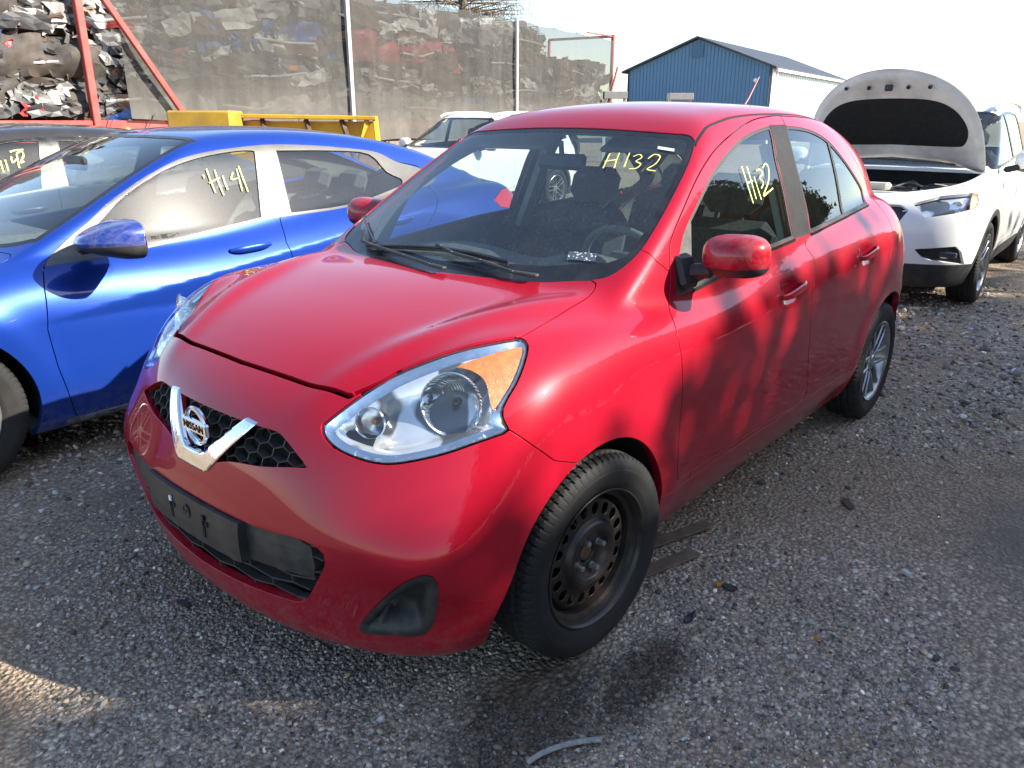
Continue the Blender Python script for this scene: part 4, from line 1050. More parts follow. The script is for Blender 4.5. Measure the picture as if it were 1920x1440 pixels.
stroke(z5([[(1425, 275), (1408, 310), (1392, 345)], [(1470, 272), (1455, 310), (1445, 345)], [(1400, 312), (1455, 305)], [(1518, 272), (1505, 305), (1492, 340)], [(1535, 290), (1565, 280), (1575, 295), (1548, 312), (1570, 325), (1550, 345), (1515, 348)], [(1605, 300), (1635, 280), (1662, 290), (1640, 325), (1600, 350), (1640, 358)]]), o_ws, 'marker_lettering', .0048)
dl_ = [o for o in red.children if o.name.startswith('front_door')][0]
stroke(z6([[(700, 490), (735, 600), (780, 745)], [(735, 490), (765, 590), (800, 715)], [(735, 605), (775, 590)], [(785, 560), (810, 640), (835, 718)], [(800, 520), (825, 510), (845, 540), (825, 570), (850, 600), (835, 640)], [(845, 500), (862, 470), (885, 500), (885, 590), (850, 690), (880, 670), (915, 640)]]), dl_, 'marker_lettering', .0052)
def decal(quad, name, mat, parent, f=f_micra, lift=.002):
    P3 = pxs(quad, lift); b = MB(); b.add(P3, [(0, 1, 2, 3)]); return b.build(name, mat, parent, recalc=False)
decal([(1234, 275), (1265, 280), (1264, 285), (1233, 280)], 'sticker', 'sticker_white', o_ws)
decal([(1067, 472), (1119, 476), (1117, 491), (1064, 487)], 'permit_sticker', 'sticker_print', o_ws)
# ------------------------------------------------------------------ other cars
def frame_xf(org, yaw):
    c, s_ = math.cos(-yaw), math.sin(-yaw); Rz = np.array([[c, -s_, 0], [s_, c, 0], [0, 0, 1]])
    return lambda o, D: (Rz@(o-np.array(org)), D@Rz.T)
def circle(cx, cz, r, n=64): return [(cx+r*math.cos(a), cz+r*math.sin(a)) for a in np.linspace(0, 2*PI, n, endpoint=False)]
outer = lambda P: np.abs(P[:, 1]) > .4
def liners(parent, xs, r, zc, yo, yi):
    for s in (1, -1):
        for cx in xs:
            a = np.linspace(-.25, PI+.25, 32); V = []; F = []
            for t in a:
                for yy in (yo, yi): V.append((cx+r*math.cos(t), yy*s, zc+r*math.sin(t)))
            for i in range(31): F.append((i*2, i*2+1, i*2+3, i*2+2))
            V.append((cx, yi*s, .2)); F += [(i*2+1, i*2+3, len(V)-1) for i in range(31)]
            b = MB(); b.add(V, F, True); b.build('arch_liner', 'void_black', parent)
def cabin(parent, xw, xr, w, zb, zdash):
    b = MB(); b.box(((xw+xr)/2, 0, zb), (xw-xr, w*1.7, .02)); b.build('cabin_floor', 'interior_dark', parent)
    b = MB(); b.box((xw-.05, 0, zdash-.12), (.45, w*1.72, .24), bev=.09); b.build('dashboard', 'interior_dark', parent)
# ---- sedan
_sT = spl([(1.1, .40), (.85, .60), (.7, .69), (.4, .79), (0, .865), (-.35, .915), (-.6, .935), (-1.0, .94), (-1.6, .985), (-2.2, 1.03), (-2.8, 1.055), (-3.3, 1.06), (-3.7, 1.035), (-4.0, .96)])
_sP = spl([(1.0, .72), (.7, .83), (.4, .882), (0, .905), (-.8, .90), (-1.6, .905), (-2.4, .912), (-2.9, .90), (-3.4, .86), (-3.9, .77)])
_sc = spl([(.05, -.16), (.15, -.085), (.20, -.048), (.24, -.035), (.30, -.020), (.42, -.004), (.55, 0), (.68, -.002), (.78, -.028), (.88, -.068), (1.0, -.12), (1.15, -.17), (1.5, -.35)])
_sF = spl([(.05, .6), (.15, .76), (.25, .83), (.4, .87), (.55, .86), (.7, .80), (.8, .65), (.95, .3), (1.1, -.1)])
_sR = spl([(.05, -3.4), (.2, -3.66), (.35, -3.77), (.55, -3.79), (.75, -3.78), (.9, -3.80), (1.05, -3.72), (1.3, -3.5)])
_sW = spl([(.7, .12), (.93, -.32), (1.1, -.68), (1.25, -1.0), (1.36, -1.27), (1.5, -1.65)])
_sTR = spl([(-.3, 1.16), (-.6, 1.24), (-1.0, 1.335), (-1.3, 1.385), (-1.7, 1.413), (-2.1, 1.405), (-2.5, 1.365), (-2.9, 1.285), (-3.3, 1.16), (-3.6, 1.05), (-4.0, .90)])
_sPG = spl([(.2, -.14), (-.3, -.05), (-.6, -.02), (-1.2, 0), (-2.0, -.008), (-2.6, -.05), (-3.2, -.16), (-3.9, -.3)])
def f_sedan(x, y, z):
    y = np.abs(y); y2 = y*y
    r1 = np.hypot(x, z-.32); r2 = np.hypot(x+2.72, z-.32)
    L1 = .647+.125*(-.38-x); w = np.clip(.15*(-.40-x), .003, .13); am = np.clip(w/.10, 0, 1)*sstep(x, -3.3, -2.6); d = z-L1
    sg = lambda t: 1/(1+np.exp(-np.clip(t/.009, -40, 40))); s1 = sg(d); s2 = sg(d+w)
    cr = s1*.014*np.exp(-np.maximum(d, 0)/.10)+(s2-s1)*(.014-.030*np.clip(-d/w, 0, 1))-(1-s2)*.016*np.exp(np.minimum(d+w, 0)/.10)
    S = _sP(x)+_sc(z)+cr*am+(.010*gauss(r1, .42, .07)+.010*gauss(r2, .42, .07))*sstep(z, .2, .45)
    a = (y-S)*.97
    b = (z-(_sT(x)-.05*y2))*.93
    F = _sF(z)-.22*y2-.30*y2*y2
    c = (x-F)*.86; dd = (_sR(z)+.12*y2+.25*y2*y2-x)*.9
    low = smax(a, b, .18); low = smax(low, c, .18); low = smax(low, dd, .14); low = smax(low, .16-z, .04)
    SG = .79-(smax(z, .90+0*z, .1)-.92)*.39-np.maximum(z-1.2, 0)**2*.3+_sPG(x)
    ga = (y-SG)*.90; gb = (z-(_sTR(x)-.07*y2-.12*y2*y2))*.95; gc = (x-(_sW(z)-.20*y2-.15*y2*y2))*.43
    g = smax(ga, gb, .12); g = smax(g, gc, .04); g = smax(g, .5-z, .05); g = smax(g, -3.85-x, .05)
    return smin(low, g, .04)
SED_ORG = (.92, -2.53, 0.0); sed_xf = frame_xf(SED_ORG, 0.0)
def make_sedan(root, h=.016):
    q = lambda L, ch, miss=.6: pl(L, ch, f_sedan, sed_xf, miss)
    s_ = Shell(f_sedan, (-4.0, 0, .1), (1.05, 1.0, 1.5), h)
    s_.carve('arch_hole', either(poly_sd(side_ch, circle(0.01, .32, .375), outer), poly_sd(side_ch, circle(-2.72, .32, .372), outer)))
    # glass and its satin surround
    of = q([(83, 500), (125, 450), (167, 415), (208, 377), (271, 333), (333, 300), (400, 283), (493, 272)], side_ch)
    orr = q([(493, 272), (567, 272), (640, 277), (704, 285), (742, 303)], side_ch)
    zb = [(-2.95, 1.10), (-2.85, 1.05)]; bz = q([(662, 386), (546, 404), (490, 413), (400, 436), (290, 462), (200, 482)], side_ch)
    sur = of+orr[1:]+[(-2.80, 1.16)]+zb+bz
    s_.carve('window_surround', poly_sd(side_ch, smooth_poly(sur, 3, corners=(0,)), outer))
    fgl = q([(152, 452), (195, 407), (233, 367), (300, 323), (367, 297), (433, 284), (473, 282), (478, 290), (490, 408), (400, 430), (290, 457), (200, 476)], side_ch)
    s_.carve('front_pane', poly_sd(side_ch, smooth_poly(fgl, 3, corners=(0, 8)), outer), of=('window_surround',))
    rgl = q([(517, 282), (625, 282), (692, 289), (725, 322)], side_ch)+[(-2.62, 1.10), (-2.60, 1.065)]+q([(662, 382), (546, 399)], side_ch)
    s_.carve('rear_pane', poly_sd(side_ch, smooth_poly(rgl, 3, corners=(0, 5, 7)), outer), of=('window_surround',))
    ws = smooth_poly([(-.30, -.1), (-.33, .35), (-.40, .58), (-.50, .70), (-.56, .715), (-.9, .655), (-1.30, .585), (-1.36, .55), (-1.32, .3), (-1.29, -.1)], 4, corners=(0, 9))
    wsd = poly_sd(top_ch, ws, lambda P: P[:, 2] > .88)
    s_.carve('windscreen_surround', wsd); s_.carve('windscreen', shrink(wsd, .03), of=('windscreen_surround',))
    s_.carve('rear_window', poly_sd(top_ch, smooth_poly([(-2.75, -.1), (-2.72, .40), (-2.78, .47), (-3.35, .50), (-3.42, .45), (-3.47, -.1)], 4, corners=(0, 5)), lambda P: P[:, 2] > 1.0))
    hood = smooth_poly([(.72, -.1), (.66, .4), (.52, .62), (.2, .70), (-.3, .735), (-.42, .70), (-.30, .4), (-.26, -.1)], 4, corners=(0, 4, 7))
    s_.carve('hood', poly_sd(top_ch, hood, lambda P: (P[:, 2] > .5) & (P[:, 0] > -.6)), .003)
    ds = q([(80, 505), (83, 540), (90, 620), (110, 690), (145, 785)], side_ch)
    bseam = q([(496, 272), (510, 340), (525, 408), (537, 455)], side_ch)+[(-1.66, .7), (-1.60, .45), (-1.57, .225)]
    s_.carve('front_door', poly_sd(side_ch, of[::-1][0:1]+bseam[1:]+[(ds[-1][0], .215)]+ds[::-1]+of[:-1], outer), .003)
    s_.carve('rear_door', poly_sd(side_ch, bseam[:1]+bseam[1:]+[(-2.30, .235), (-2.34, .40), (-2.45, .60), (-2.60, .78), (-2.78, .95), (-2.9, 1.10), (-2.8, 1.17)]+orr[::-1][:-1], outer), .003)
    s_.carve('front_bumper', poly_sd(side_ch, [(.30, .62), (.45, .75), (1.2, .95), (1.2, 0), (.3, 0)]), .003)
    hl_ = poly_sd(front_ch, smooth_poly([(.36, .60), (.72, .66), (.88, .72), (.80, .76), (.60, .74), (.38, .66)], 3), lambda P: P[:, 0] > .1)
    s_.carve('headlight', hl_, .002, of=('body', 'front_bumper', 'hood'))
    s_.carve('grille', poly_sd(front_ch, [(-.1, .28), (.55, .30), (.62, .45), (.36, .58), (-.1, .60)], lambda P: P[:, 0] > .1), of=('front_bumper',))
    s_.carve('tail_lamp', poly_sd(side_ch, [(-3.35, .93), (-3.5, .99), (-4, 1.0), (-4, .85), (-3.6, .85), (-3.4, .88)], lambda P: np.abs(P[:, 1]) > .3), .002)
    BP = 'blue_paint'
    s_.panel('hood', 'hood', BP, root); s_.panel('front_bumper', 'front_bumper', BP, root); s_.panel('grille', 'grille', 'black_plastic', root, off=.02, depth=0)
    s_.panel('windscreen_surround', 'windscreen_surround', 'black_trim', root, depth=.01); s_.panel('windscreen', 'windscreen', 'blue_car_glass', root, depth=0, off=.003); s_.panel('rear_window', 'rear_window', 'blue_car_glass', root, depth=0, off=.003)
    s_.panel('body', 'body_shell', BP, root, depth=.025, back='headliner')
    for s in (1, -1):
        d1 = s_.panel('front_door', 'front_door', BP, root, side=s, depth=.025, back='interior_dark'); d2 = s_.panel('rear_door', 'rear_door', BP, root, side=s, depth=.025, back='interior_dark')
        s_.panel('window_surround', 'window_surround', 'sunlit_satin', root, side=s, depth=.012, off=-.001)
        p1 = s_.panel('front_pane', 'window_pane', 'blue_car_glass', d1, side=s, depth=0, off=.006); s_.panel('rear_pane', 'window_pane', 'blue_car_glass', d2, side=s, depth=0, off=.006)
        s_.panel('headlight', 'headlight', 'lamp_lens_dark', root, side=s, depth=.01); s_.panel('tail_lamp', 'tail_lamp', 'red_lamp', root, side=s, depth=.01)
        if s > 0: pane = p1
        # handles, mirrors, sill
        for hx, hz in ((-1.43, .843), (-2.42, .885)):
            t = np.linspace(-1, 1, 13); V = []; F = []
            for k in t:
                xx = hx-.115*k; yy = float(_sP(np.array(xx)))+float(_sc(np.array(hz)))+.010+.022*(1-abs(k)**4)
                for j in range(10):
                    an = 2*PI*j/10; V.append((xx, (yy+.009*math.cos(an))*s, hz+.006*k+.017*(1-.4*abs(k)**3)*math.sin(an)))
            for i in range(12):
                for j in range(10): F.append((i*10+j, i*10+(j+1) % 10, i*10+10+(j+1) % 10, i*10+10+j))
            b = MB(); b.add(V, F+[tuple(range(10)), tuple(120+j for j in range(10))], True); b.build('door_handle', BP, d1 if hx > -2 else d2)
        mi = empty('door_mirror'); mi.parent = root
        def f_m2(x, y, z):
            yy = y/.170; zz = z/.080; r = (np.abs(yy)**3.6+np.abs(zz)**3.2)**(1/3.4)
            front = x-(.07-.075*np.clip(r, 0, 1.4)**2.2-.012*np.abs(zz)); return smax(smax((r-1)*.07, front*.75, .02), -.05-x, .008)
        ms = Shell(f_m2, (-.1, 0, -.11), (.1, .2, .11), .009); ms.carve('lower', lambda P: P[:, 2]+.016); ms.carve('face', lambda P: P[:, 0]+.045)
        c = np.array([-.69, 1.03*s, .975])
        for nm, on, mt in (('body', 'mirror_cap', BP), ('lower', 'mirror_lower', 'black_plastic'), ('face', 'mirror_glass', 'chrome')):
            o = ms.panel(nm, on, mt, mi, depth=.004); o.location = c; o.rotation_euler = (math.radians(3)*s, 0, -.12*s); o.scale = (1.9, 1, 1)
        b = MB(); b.bar((-.66, .82*s, .92), (-.69, .93*s, .955), .09, .05, bev=.018); b.build('mirror_arm', 'black_plastic', mi)
        b = MB(); b.bar((-.45, .845*s, .195), (-2.3, .86*s, .200), .03, .03, bev=.008); b.build('sill_trim', 'black_paint', root)
    liners(root, (0.01, -2.72), .385, .32, .88, .5)
    b = MB(); b.box((-1.36, 0, .19), (1.9, 1.5, .06)); b.box((.3, 0, .25), (.8, .95, .12)); b.box((-3.2, 0, .25), (.8, .95, .12)); b.build('underbody', 'void_black', root)
    cabin(root, -.55, -2.9, .44, .26, .94)
    for yy in (.38, -.38): seat(root, -1.35, yy, .38, .48, z0=.20)
    for yy in (.40, 0, -.40): seat(root, -2.20, yy, .45, .40, z0=.22)
    b = MB(); b.box((-1.0, 0, 1.235), (.03, .24, .07), bev=.012); b.build('rear_view_mirror', 'black_plastic', root)
    wf = place_wheel(root, lambda w: spoke_wheel(w, .325, .205, .205, n=5, spoke_w=.028, hub=.045), root, 0, .79, .325)
    for x_, s in ((0, -1), (-2.72, 1), (-2.72, -1)):
        c = copy_tree(wf, root); c.location = (x_, .79*s, .325); c.rotation_euler = (0, 0, 0 if s > 0 else PI)
    return pane
blue = tag(empty('sedan_car', SED_ORG), 'bright blue sedan with H141 on its side glass, beside the red hatchback', 'car')
pane = make_sedan(blue)
def repaint(o, mp):
    for ch in [o]+list(o.children_recursive):
        if ch.type == 'MESH' and ch.data.materials and ch.data.materials[0].name in mp:
            ch.material_slots[0].link = 'OBJECT'; ch.material_slots[0].material = M[mp[ch.data.materials[0].name]]
dark = copy_tree(blue); dark.location = (1.02, -5.18, 0); tag(dark, 'black sedan with H142 on its glass, behind the blue sedan', 'car'); repaint(dark, {'blue_paint': 'black_paint', 'sunlit_satin': 'black_trim'})
def z1(L): return [[(x/3, y/3) for x, y in l] for l in L]
stroke(z1([[(1160, 950), (1185, 1020), (1212, 1085)], [(1205, 955), (1230, 1030), (1258, 1098)], [(1175, 1030), (1235, 1000)], [(1252, 990), (1265, 1030), (1280, 1068)], [(1310, 970), (1300, 1010), (1345, 1000)], [(1330, 950), (1345, 1010), (1362, 1075)], [(1340, 935), (1368, 1010), (1395, 1080)], [(1142, 985), (1148, 1003)]]), pane.parent, 'marker_lettering', .0058, f_sedan, 'marker_yellow', sed_xf)
dxf = frame_xf(dark.location, 0.0)
dp = [c for o in dark.children for c in o.children if c.name.startswith('window_pane')][0]
stroke(z1([[(0, 905), (20, 970)], [(28, 900), (48, 962)], [(62, 880), (70, 915), (95, 895)], [(92, 868), (100, 905), (108, 945)], [(92, 865), (118, 850), (132, 875), (115, 915), (135, 908)], [(55, 855), (90, 845), (130, 842)]]), dp.parent, 'marker_lettering', .010, f_sedan, 'marker_yellow', dxf)
# ---- white crossover with its bonnet up
_wT = spl([(1.05, .58), (.9, .74), (.8, .83), (.65, .905), (.4, .97), (.1, 1.025), (-.3, 1.075), (-.6, 1.075), (-1.2, 1.09), (-2, 1.13), (-3.6, 1.15)])
_wP = spl([(.95, .72), (.6, .825), (.3, .870), (0, .885), (-.6, .874), (-1.5, .877), (-2.5, .887), (-3.0, .86), (-3.5, .77)])
_wc = spl([(.05, -.17), (.15, -.10), (.25, -.05), (.35, -.02), (.5, -.002), (.65, 0), (.8, -.008), (.95, -.03), (1.05, -.06), (1.2, -.13), (1.7, -.38)])
_wF = spl([(.05, .55), (.15, .70), (.25, .775), (.35, .81), (.5, .838), (.65, .84), (.78, .82), (.9, .77), (1.0, .68), (1.2, .35)])
_wR = spl([(.05, -3.1), (.2, -3.3), (.35, -3.40), (.6, -3.43), (.9, -3.41), (1.1, -3.36), (1.3, -3.25), (1.6, -2.98)])
_wW = spl([(.8, .22), (1.08, -.30), (1.25, -.60), (1.4, -.87), (1.52, -1.10), (1.7, -1.5)])
_wTR = spl([(-.2, 1.38), (-.5, 1.46), (-.9, 1.555), (-1.3, 1.605), (-1.8, 1.625), (-2.4, 1.61), (-3, 1.565), (-3.6, 1.48)])
_wPG = spl([(.2, -.12), (-.3, -.045), (-.7, -.01), (-1.4, 0), (-2.2, -.01), (-2.8, -.06), (-3.5, -.16)])
def f_suv(x, y, z):
    y = np.abs(y); y2 = y*y
    r1 = np.hypot(x, z-.34); r2 = np.hypot(x+2.555, z-.34)
    S = _wP(x)+_wc(z)+(.014*gauss(r1, .44, .07)+.014*gauss(r2, .44, .07))*sstep(z, .2, .5)
    a = (y-S)*.97; b = (z-(_wT(x)-.05*y2))*.93
    F = _wF(z)-.20*y2-.30*y2*y2
    c = (x-F)*.86; d = (_wR(z)+.12*y2+.25*y2*y2-x)*.9
    low = smax(a, b, .16); low = smax(low, c, .13); low = smax(low, d, .14); low = smax(low, .20-z, .05)
    SG = .815-(smax(z, 1.02+0*z, .1)-1.05)*.36-np.maximum(z-1.35, 0)**2*.4+_wPG(x)
    ga = (y-SG)*.93; gb = (z-(_wTR(x)-.07*y2-.08*y2*y2))*.98; gc = (x-(_wW(z)-.20*y2-.15*y2*y2))*.50; gd = (_wR(z)+.15*y2+.1*y2*y2-x)*.9
    g = smax(ga, gb, .12); g = smax(g, gc, .04); g = smax(g, gd, .1); g = smax(g, .5-z, .05)
    return smin(low, g, .04)
SUV_ORG, SUV_YAW = (-5.76, -.215, 0.0), math.radians(2.5); suv_xf = frame_xf(SUV_ORG, SUV_YAW)
HOODP = smooth_poly([(.67, -.1), (.65, .14), (.585, .33), (.47, .49), (.30, .615), (.08, .69), (-.22, .73), (-.30, .70), (-.22, .4), (-.18, -.1)], 4, corners=(0, 6, 9))
def make_suv(root, opened, h=.022):
    q = lambda L, ch, miss=.8: pl(L, ch, f_suv, suv_xf, miss)
    s_ = Shell(f_suv, (-3.65, 0, .1), (1.0, 1.0, 1.75), h)
    s_.carve('arch_hole', either(poly_sd(side_ch, circle(0, .34, .385), outer), poly_sd(side_ch, circle(-2.555, .34, .385), outer)))
    hsd = poly_sd(top_ch, HOODP, lambda P: (P[:, 2] > .7) & (P[:, 0] > -.45))
    s_.carve('hood', hsd, .004)
    hlp = q([(1712, 382), (1763, 368), (1820, 362), (1833, 364), (1836, 378), (1830, 390), (1790, 400), (1737, 408), (1727, 397)], front_ch)
    hls = poly_sd(front_ch, hlp, lambda P: P[:, 0] > 0)
    s_.carve('headlight', hls, .003, of=('body', 'hood')); am = q([(1824, 364), (1836, 363), (1838, 380), (1829, 392), (1819, 394)], front_ch)
    s_.carve('lamp_amber', poly_sd(front_ch, am, lambda P: P[:, 0] > 0), of=('headlight',))
    gq = q([(1690, 384), (1704, 394), (1685, 417), (1668, 436)], front_ch); s_.carve('grille', poly_sd(front_ch, [(-.1, gq[0][1])]+gq+[(-.1, gq[3][1])], lambda P: P[:, 0] > 0), of=('body',))
    fp = q([(1713, 467), (1793, 462), (1803, 473), (1809, 498), (1800, 495), (1747, 489), (1728, 483)], front_ch)
    s_.carve('fog_pocket', poly_sd(front_ch, fp, lambda P: P[:, 0] > 0), of=('body',))
    s_.carve('lower_cladding', either(lambda P: P[:, 2]-.36-.03*sstep(P[:, 0], .2, .5), both(poly_sd(side_ch, circle(0, .34, .435), outer), lambda P: np.abs(P[:, 1])*-1+.6), both(poly_sd(side_ch, circle(-2.555, .34, .435), outer), lambda P: np.abs(P[:, 1])*-1+.6)))
    sp = smooth_poly([(-.42, 1.06), (-.62, 1.22), (-.95, 1.42), (-1.25, 1.51), (-1.8, 1.535), (-2.4, 1.52), (-2.85, 1.46), (-3.10, 1.22), (-2.95, 1.17), (-1.6, 1.12)], 4, corners=(0, 7))
    ssd = poly_sd(side_ch, sp, outer); s_.carve('window_surround', ssd)
    s_.carve('panes', both(shrink(ssd, .02), lambda P: .035-np.abs(P[:, 0]+1.42), lambda P: .03-np.abs(P[:, 0]+2.42)), of=('window_surround',))
    ws = smooth_poly([(-.24, -.1), (-.28, .4), (-.40, .66), (-.50, .73), (-.60, .72), (-1.0, .655), (-1.18, .60), (-1.15, .3), (-1.12, -.1)], 4, corners=(0, 8))
    wsd = poly_sd(top_ch, ws, lambda P: P[:, 2] > 1.0); s_.carve('windscreen_surround', wsd); s_.carve('windscreen', both(shrink(wsd, .03), lambda P: P[:, 0]+.33), of=('windscreen_surround',))
    s_.carve('rear_window', poly_sd(front_ch, [(-.1, 1.18), (.55, 1.18), (.47, 1.48), (-.1, 1.50)], lambda P: P[:, 0] < -2.5))
    s_.carve('front_door', poly_sd(side_ch, smooth_poly([(-.46, .50), (-.50, .9), (-.46, 1.05), (-.62, 1.25), (-.95, 1.45), (-1.25, 1.545), (-1.44, 1.56), (-1.42, 1.1), (-1.40, .8), (-1.38, .42), (-.52, .42)], 3, corners=(6, 9, 10)), outer), .003)
    s_.carve('rear_door', poly_sd(side_ch, [(-1.44, 1.56), (-1.42, 1.1), (-1.38, .42), (-2.12, .42), (-2.25, .7), (-2.46, .95), (-2.50, 1.54)], outer), .003)
    WP = 'white_paint'
    s_.panel('body', 'body_shell', WP, root, depth=.025, back='interior_dark'); s_.panel('lower_cladding', 'lower_cladding', 'black_plastic', root, depth=.02, off=-.004)
    s_.panel('grille', 'grille', 'black_plastic', root, off=.03, depth=0)
    s_.panel('windscreen_surround', 'windscreen_surround', 'black_trim', root, depth=.01); s_.panel('windscreen', 'windscreen', 'blue_car_glass', root, depth=0, off=.003); s_.panel('rear_window', 'rear_window', 'side_glass', root, depth=0, off=.003)
    for s in (1, -1):
        d1 = s_.panel('front_door', 'front_door', WP, root, side=s, depth=.025, back='interior_dark'); d2 = s_.panel('rear_door', 'rear_door', WP, root, side=s, depth=.025, back='interior_dark')
        s_.panel('window_surround', 'window_surround', 'black_trim', root, side=s, depth=.012, off=-.001)
        for nm, t0, t1, pa in (('window_pane', -1.42, 1, d1), ('window_pane', -2.42, -1.42, d2), ('window_pane', -9, -2.42, root)): s_.panel('panes', nm, 'side_glass', pa, side=s, depth=0, off=.004, sel=lambda c: (c[:, 0] > t0) & (c[:, 0] <= t1))
        hl = empty('headlight'); hl.parent = root
        s_.panel('headlight', 'lens', 'lamp_lens', hl, side=s, depth=0, off=.001); s_.panel('headlight', 'housing', 'lamp_housing', hl, side=s, depth=0, off=.035); s_.panel('lamp_amber', 'side_reflector', 'amber', hl, side=s, depth=.01)
        V, F = s_.get('headlight', s); c = V.mean(0)
        for k in (-.07, .06):
            b = MB(); b.lathe([(.04, .012), (.038, .0), (.02, -.012), (0, -.014)], c+np.array([-.03-.4*abs(k)*(1 if k*s > 0 else 0), k*s, -.02]), axis=0, n=28); b.build('projector', 'lamp_chrome', hl)
        fo = s_.panel('fog_pocket', 'fog_lamp_pocket', 'black_trim', root, side=s, depth=0, off=.03); V, F = s_.get('fog_pocket', s); c = V.mean(0)
        b = MB(); b.box(c+np.array([-.012, .03*s, 0]), (.02, .13, .05), bev=.008); b.build('fog_lamp', 'lamp_lens_dark', fo)
        b = MB(); b.tube([(.775, .06*s, .70), (.755, .18*s, .725), (.735, gq[1][0]*s, gq[1][1])], [.02, .014, .007], 8); b.build('grille_bar', 'chrome', root)
        b = MB(); L = [(-1.12, .60*s, 1.54), (-1.22, .61*s, 1.585), (-1.45, .618*s, 1.612), (-2.0, .618*s, 1.625), (-2.7, .605*s, 1.60), (-2.95, .59*s, 1.545)]; b.tube(smooth_poly(L, 4, closed=False), .018, 8); b.build('roof_rail', 'white_paint', root)
        mi = empty('door_mirror'); mi.parent = root
        ms = Shell(f_mir, (-.08, 0, -.09), (.09, .13, .09), .009); ms.carve('lower', lambda P: P[:, 2]+.04); ms.carve('face', lambda P: P[:, 0]+.040)
        for nm, on, mt in (('body', 'mirror_cap', WP), ('lower', 'mirror_lower', 'black_plastic'), ('face', 'mirror_glass', 'chrome')):
            o = ms.panel(nm, on, mt, mi, depth=.004); o.location = (-.62, 1.0*s, 1.12); o.rotation_euler = (0, 0, -.1*s); o.scale = (1.15, 1.15, 1.35)
        b = MB(); b.bar((-.58, .82*s, 1.05), (-.61, .93*s, 1.08), .09, .05, bev=.018); b.build('mirror_arm', 'black_plastic', mi)
    liners(root, (0, -2.555), .395, .34, .84, .5)
    b = MB(); b.box((-1.3, 0, .24), (1.7, 1.4, .06)); b.box((.2, 0, .30), (.8, .9, .12)); b.box((-3.0, 0, .3), (.5, .9, .12)); b.build('underbody', 'void_black', root)
    cabin(root, -.55, -3.0, .44, .36, 1.06)
    for yy in (.38, -.38): seat(root, -1.25, yy, .3, .48, z0=.42)
    wf = place_wheel(root, lambda w: spoke_wheel(w, .338, .215, .225, n=5, spoke_w=.034, hub=.05), root, 0, .775, .338)
    for x_, s in ((0, -1), (-2.555, 1), (-2.555, -1)):
        c = copy_tree(wf, root); c.location = (x_, .775*s, .338); c.rotation_euler = (0, 0, 0 if s > 0 else PI)
    if not opened: s_.panel('hood', 'hood', WP, root); return
    # raised bonnet: the hood skin turned about its hinge, with inner frame and pad underneath
    hg = empty('raised_hood'); hg.parent = root; piv = np.array([-.26, 0, 1.06]); ang = math.radians(-65)
    V, F = s_.get('hood'); N = grad(f_suv, V, 3e-3); N /= np.linalg.norm(N, axis=1)[:, None]
    Rt = np.array(Matrix.Rotation(ang, 3, 'Y')); tf = lambda A: (A-piv)@Rt.T+piv+np.array([0, 0, .02])
    mobj('hood_skin', tf(V), F, WP, hg, normals=N@Rt.T)
    sdp = sdpoly(np.stack([V[:, 0], np.abs(V[:, 1])], 1), HOODP)
    ins = np.maximum(-sdp-.004, 0)
    mobj('inner_frame', tf(V-N*(.008+.030*sstep(ins, .0, .05))[:, None]), F[:, ::-1].copy(), 'hood_inner', hg)
    padp = smooth_poly([(.41, -.1), (.395, .28), (.31, .47), (.14, .58), (-.01, .57), (-.045, .46), (-.035, -.1)], 4, corners=(0, 6))
    ph = lambda A: sdpoly(np.stack([A[:, 0], np.abs(A[:, 1])], 1), padp)
    Vp, Fp, _, _ = cut(V, F, ph(V)); Fp = Fp[ph(Vp[Fp].mean(1)) < 0]; u, inv = np.unique(Fp, return_inverse=True); Vp = Vp[u]; Np = grad(f_suv, Vp, 3e-3); Np /= np.linalg.norm(Np, axis=1)[:, None]
    mobj('insulation_pad', tf(Vp-Np*(.040+.012*sstep(-ph(Vp), 0, .05))[:, None]), inv.reshape(-1, 3)[:, ::-1].copy(), 'pad_black', hg)
    b = MB(); p0 = tf(np.array([[.52, 0, .86]]))[0]; b.box(p0, (.03, .06, .05), bev=.008); b.build('hood_latch', 'black_plastic', hg)
    for yy in (-.34, -.16, .14, .3):
        p0 = tf(np.array([[.505, yy, .893]]))[0]; b = MB(); b.lathe([(.016, .01), (.012, -.006), (0, -.008)], p0, axis=0, n=14); b.build('rubber_stop', 'black_plastic', hg)
    b = MB(); p0 = tf(np.array([[.15, -.62, .98]]))[0]; b.tube([(.1, -.66, .95), p0], .006, 6); b.build('prop_rod', 'black_plastic', hg)
    eb = empty('engine_bay'); eb.parent = root
    b = MB(); b.box((.12, 0, .62), (.85, 1.2, .03)); b.box((-.28, 0, .82), (.04, 1.36, .42)); b.box((.02, .66, .80), (.56, .03, .34)); b.box((.02, -.66, .80), (.56, .03, .34)); b.build('bay_walls', 'void_black', eb)
    R_ = random.Random(3)
    for nm, c, d, mt in (('engine_cover', (.12, .02, .87), (.46, .60, .12), 'black_plastic'), ('battery', (.22, .50, .86), (.20, .26, .18), 'black_trim'), ('fuse_box', (-.06, .52, .90), (.20, .18, .10), 'black_plastic'), ('coolant_tank', (.30, -.50, .88), (.18, .20, .16), 'beige_trim'), ('radiator_panel', (.50, 0, .888), (.12, 1.0, .04), 'lock_panel'), ('air_box', (.30, .26, .90), (.24, .18, .08), 'black_trim'), ('washer_neck', (.42, .40, .905), (.05, .06, .05), 'lamp_chrome'), ('valve_cover', (.36, .02, .93), (.16, .26, .07), 'beige_trim')):
        b = MB(); b.box(c, d, bev=.02); b.build(nm, mt, eb)
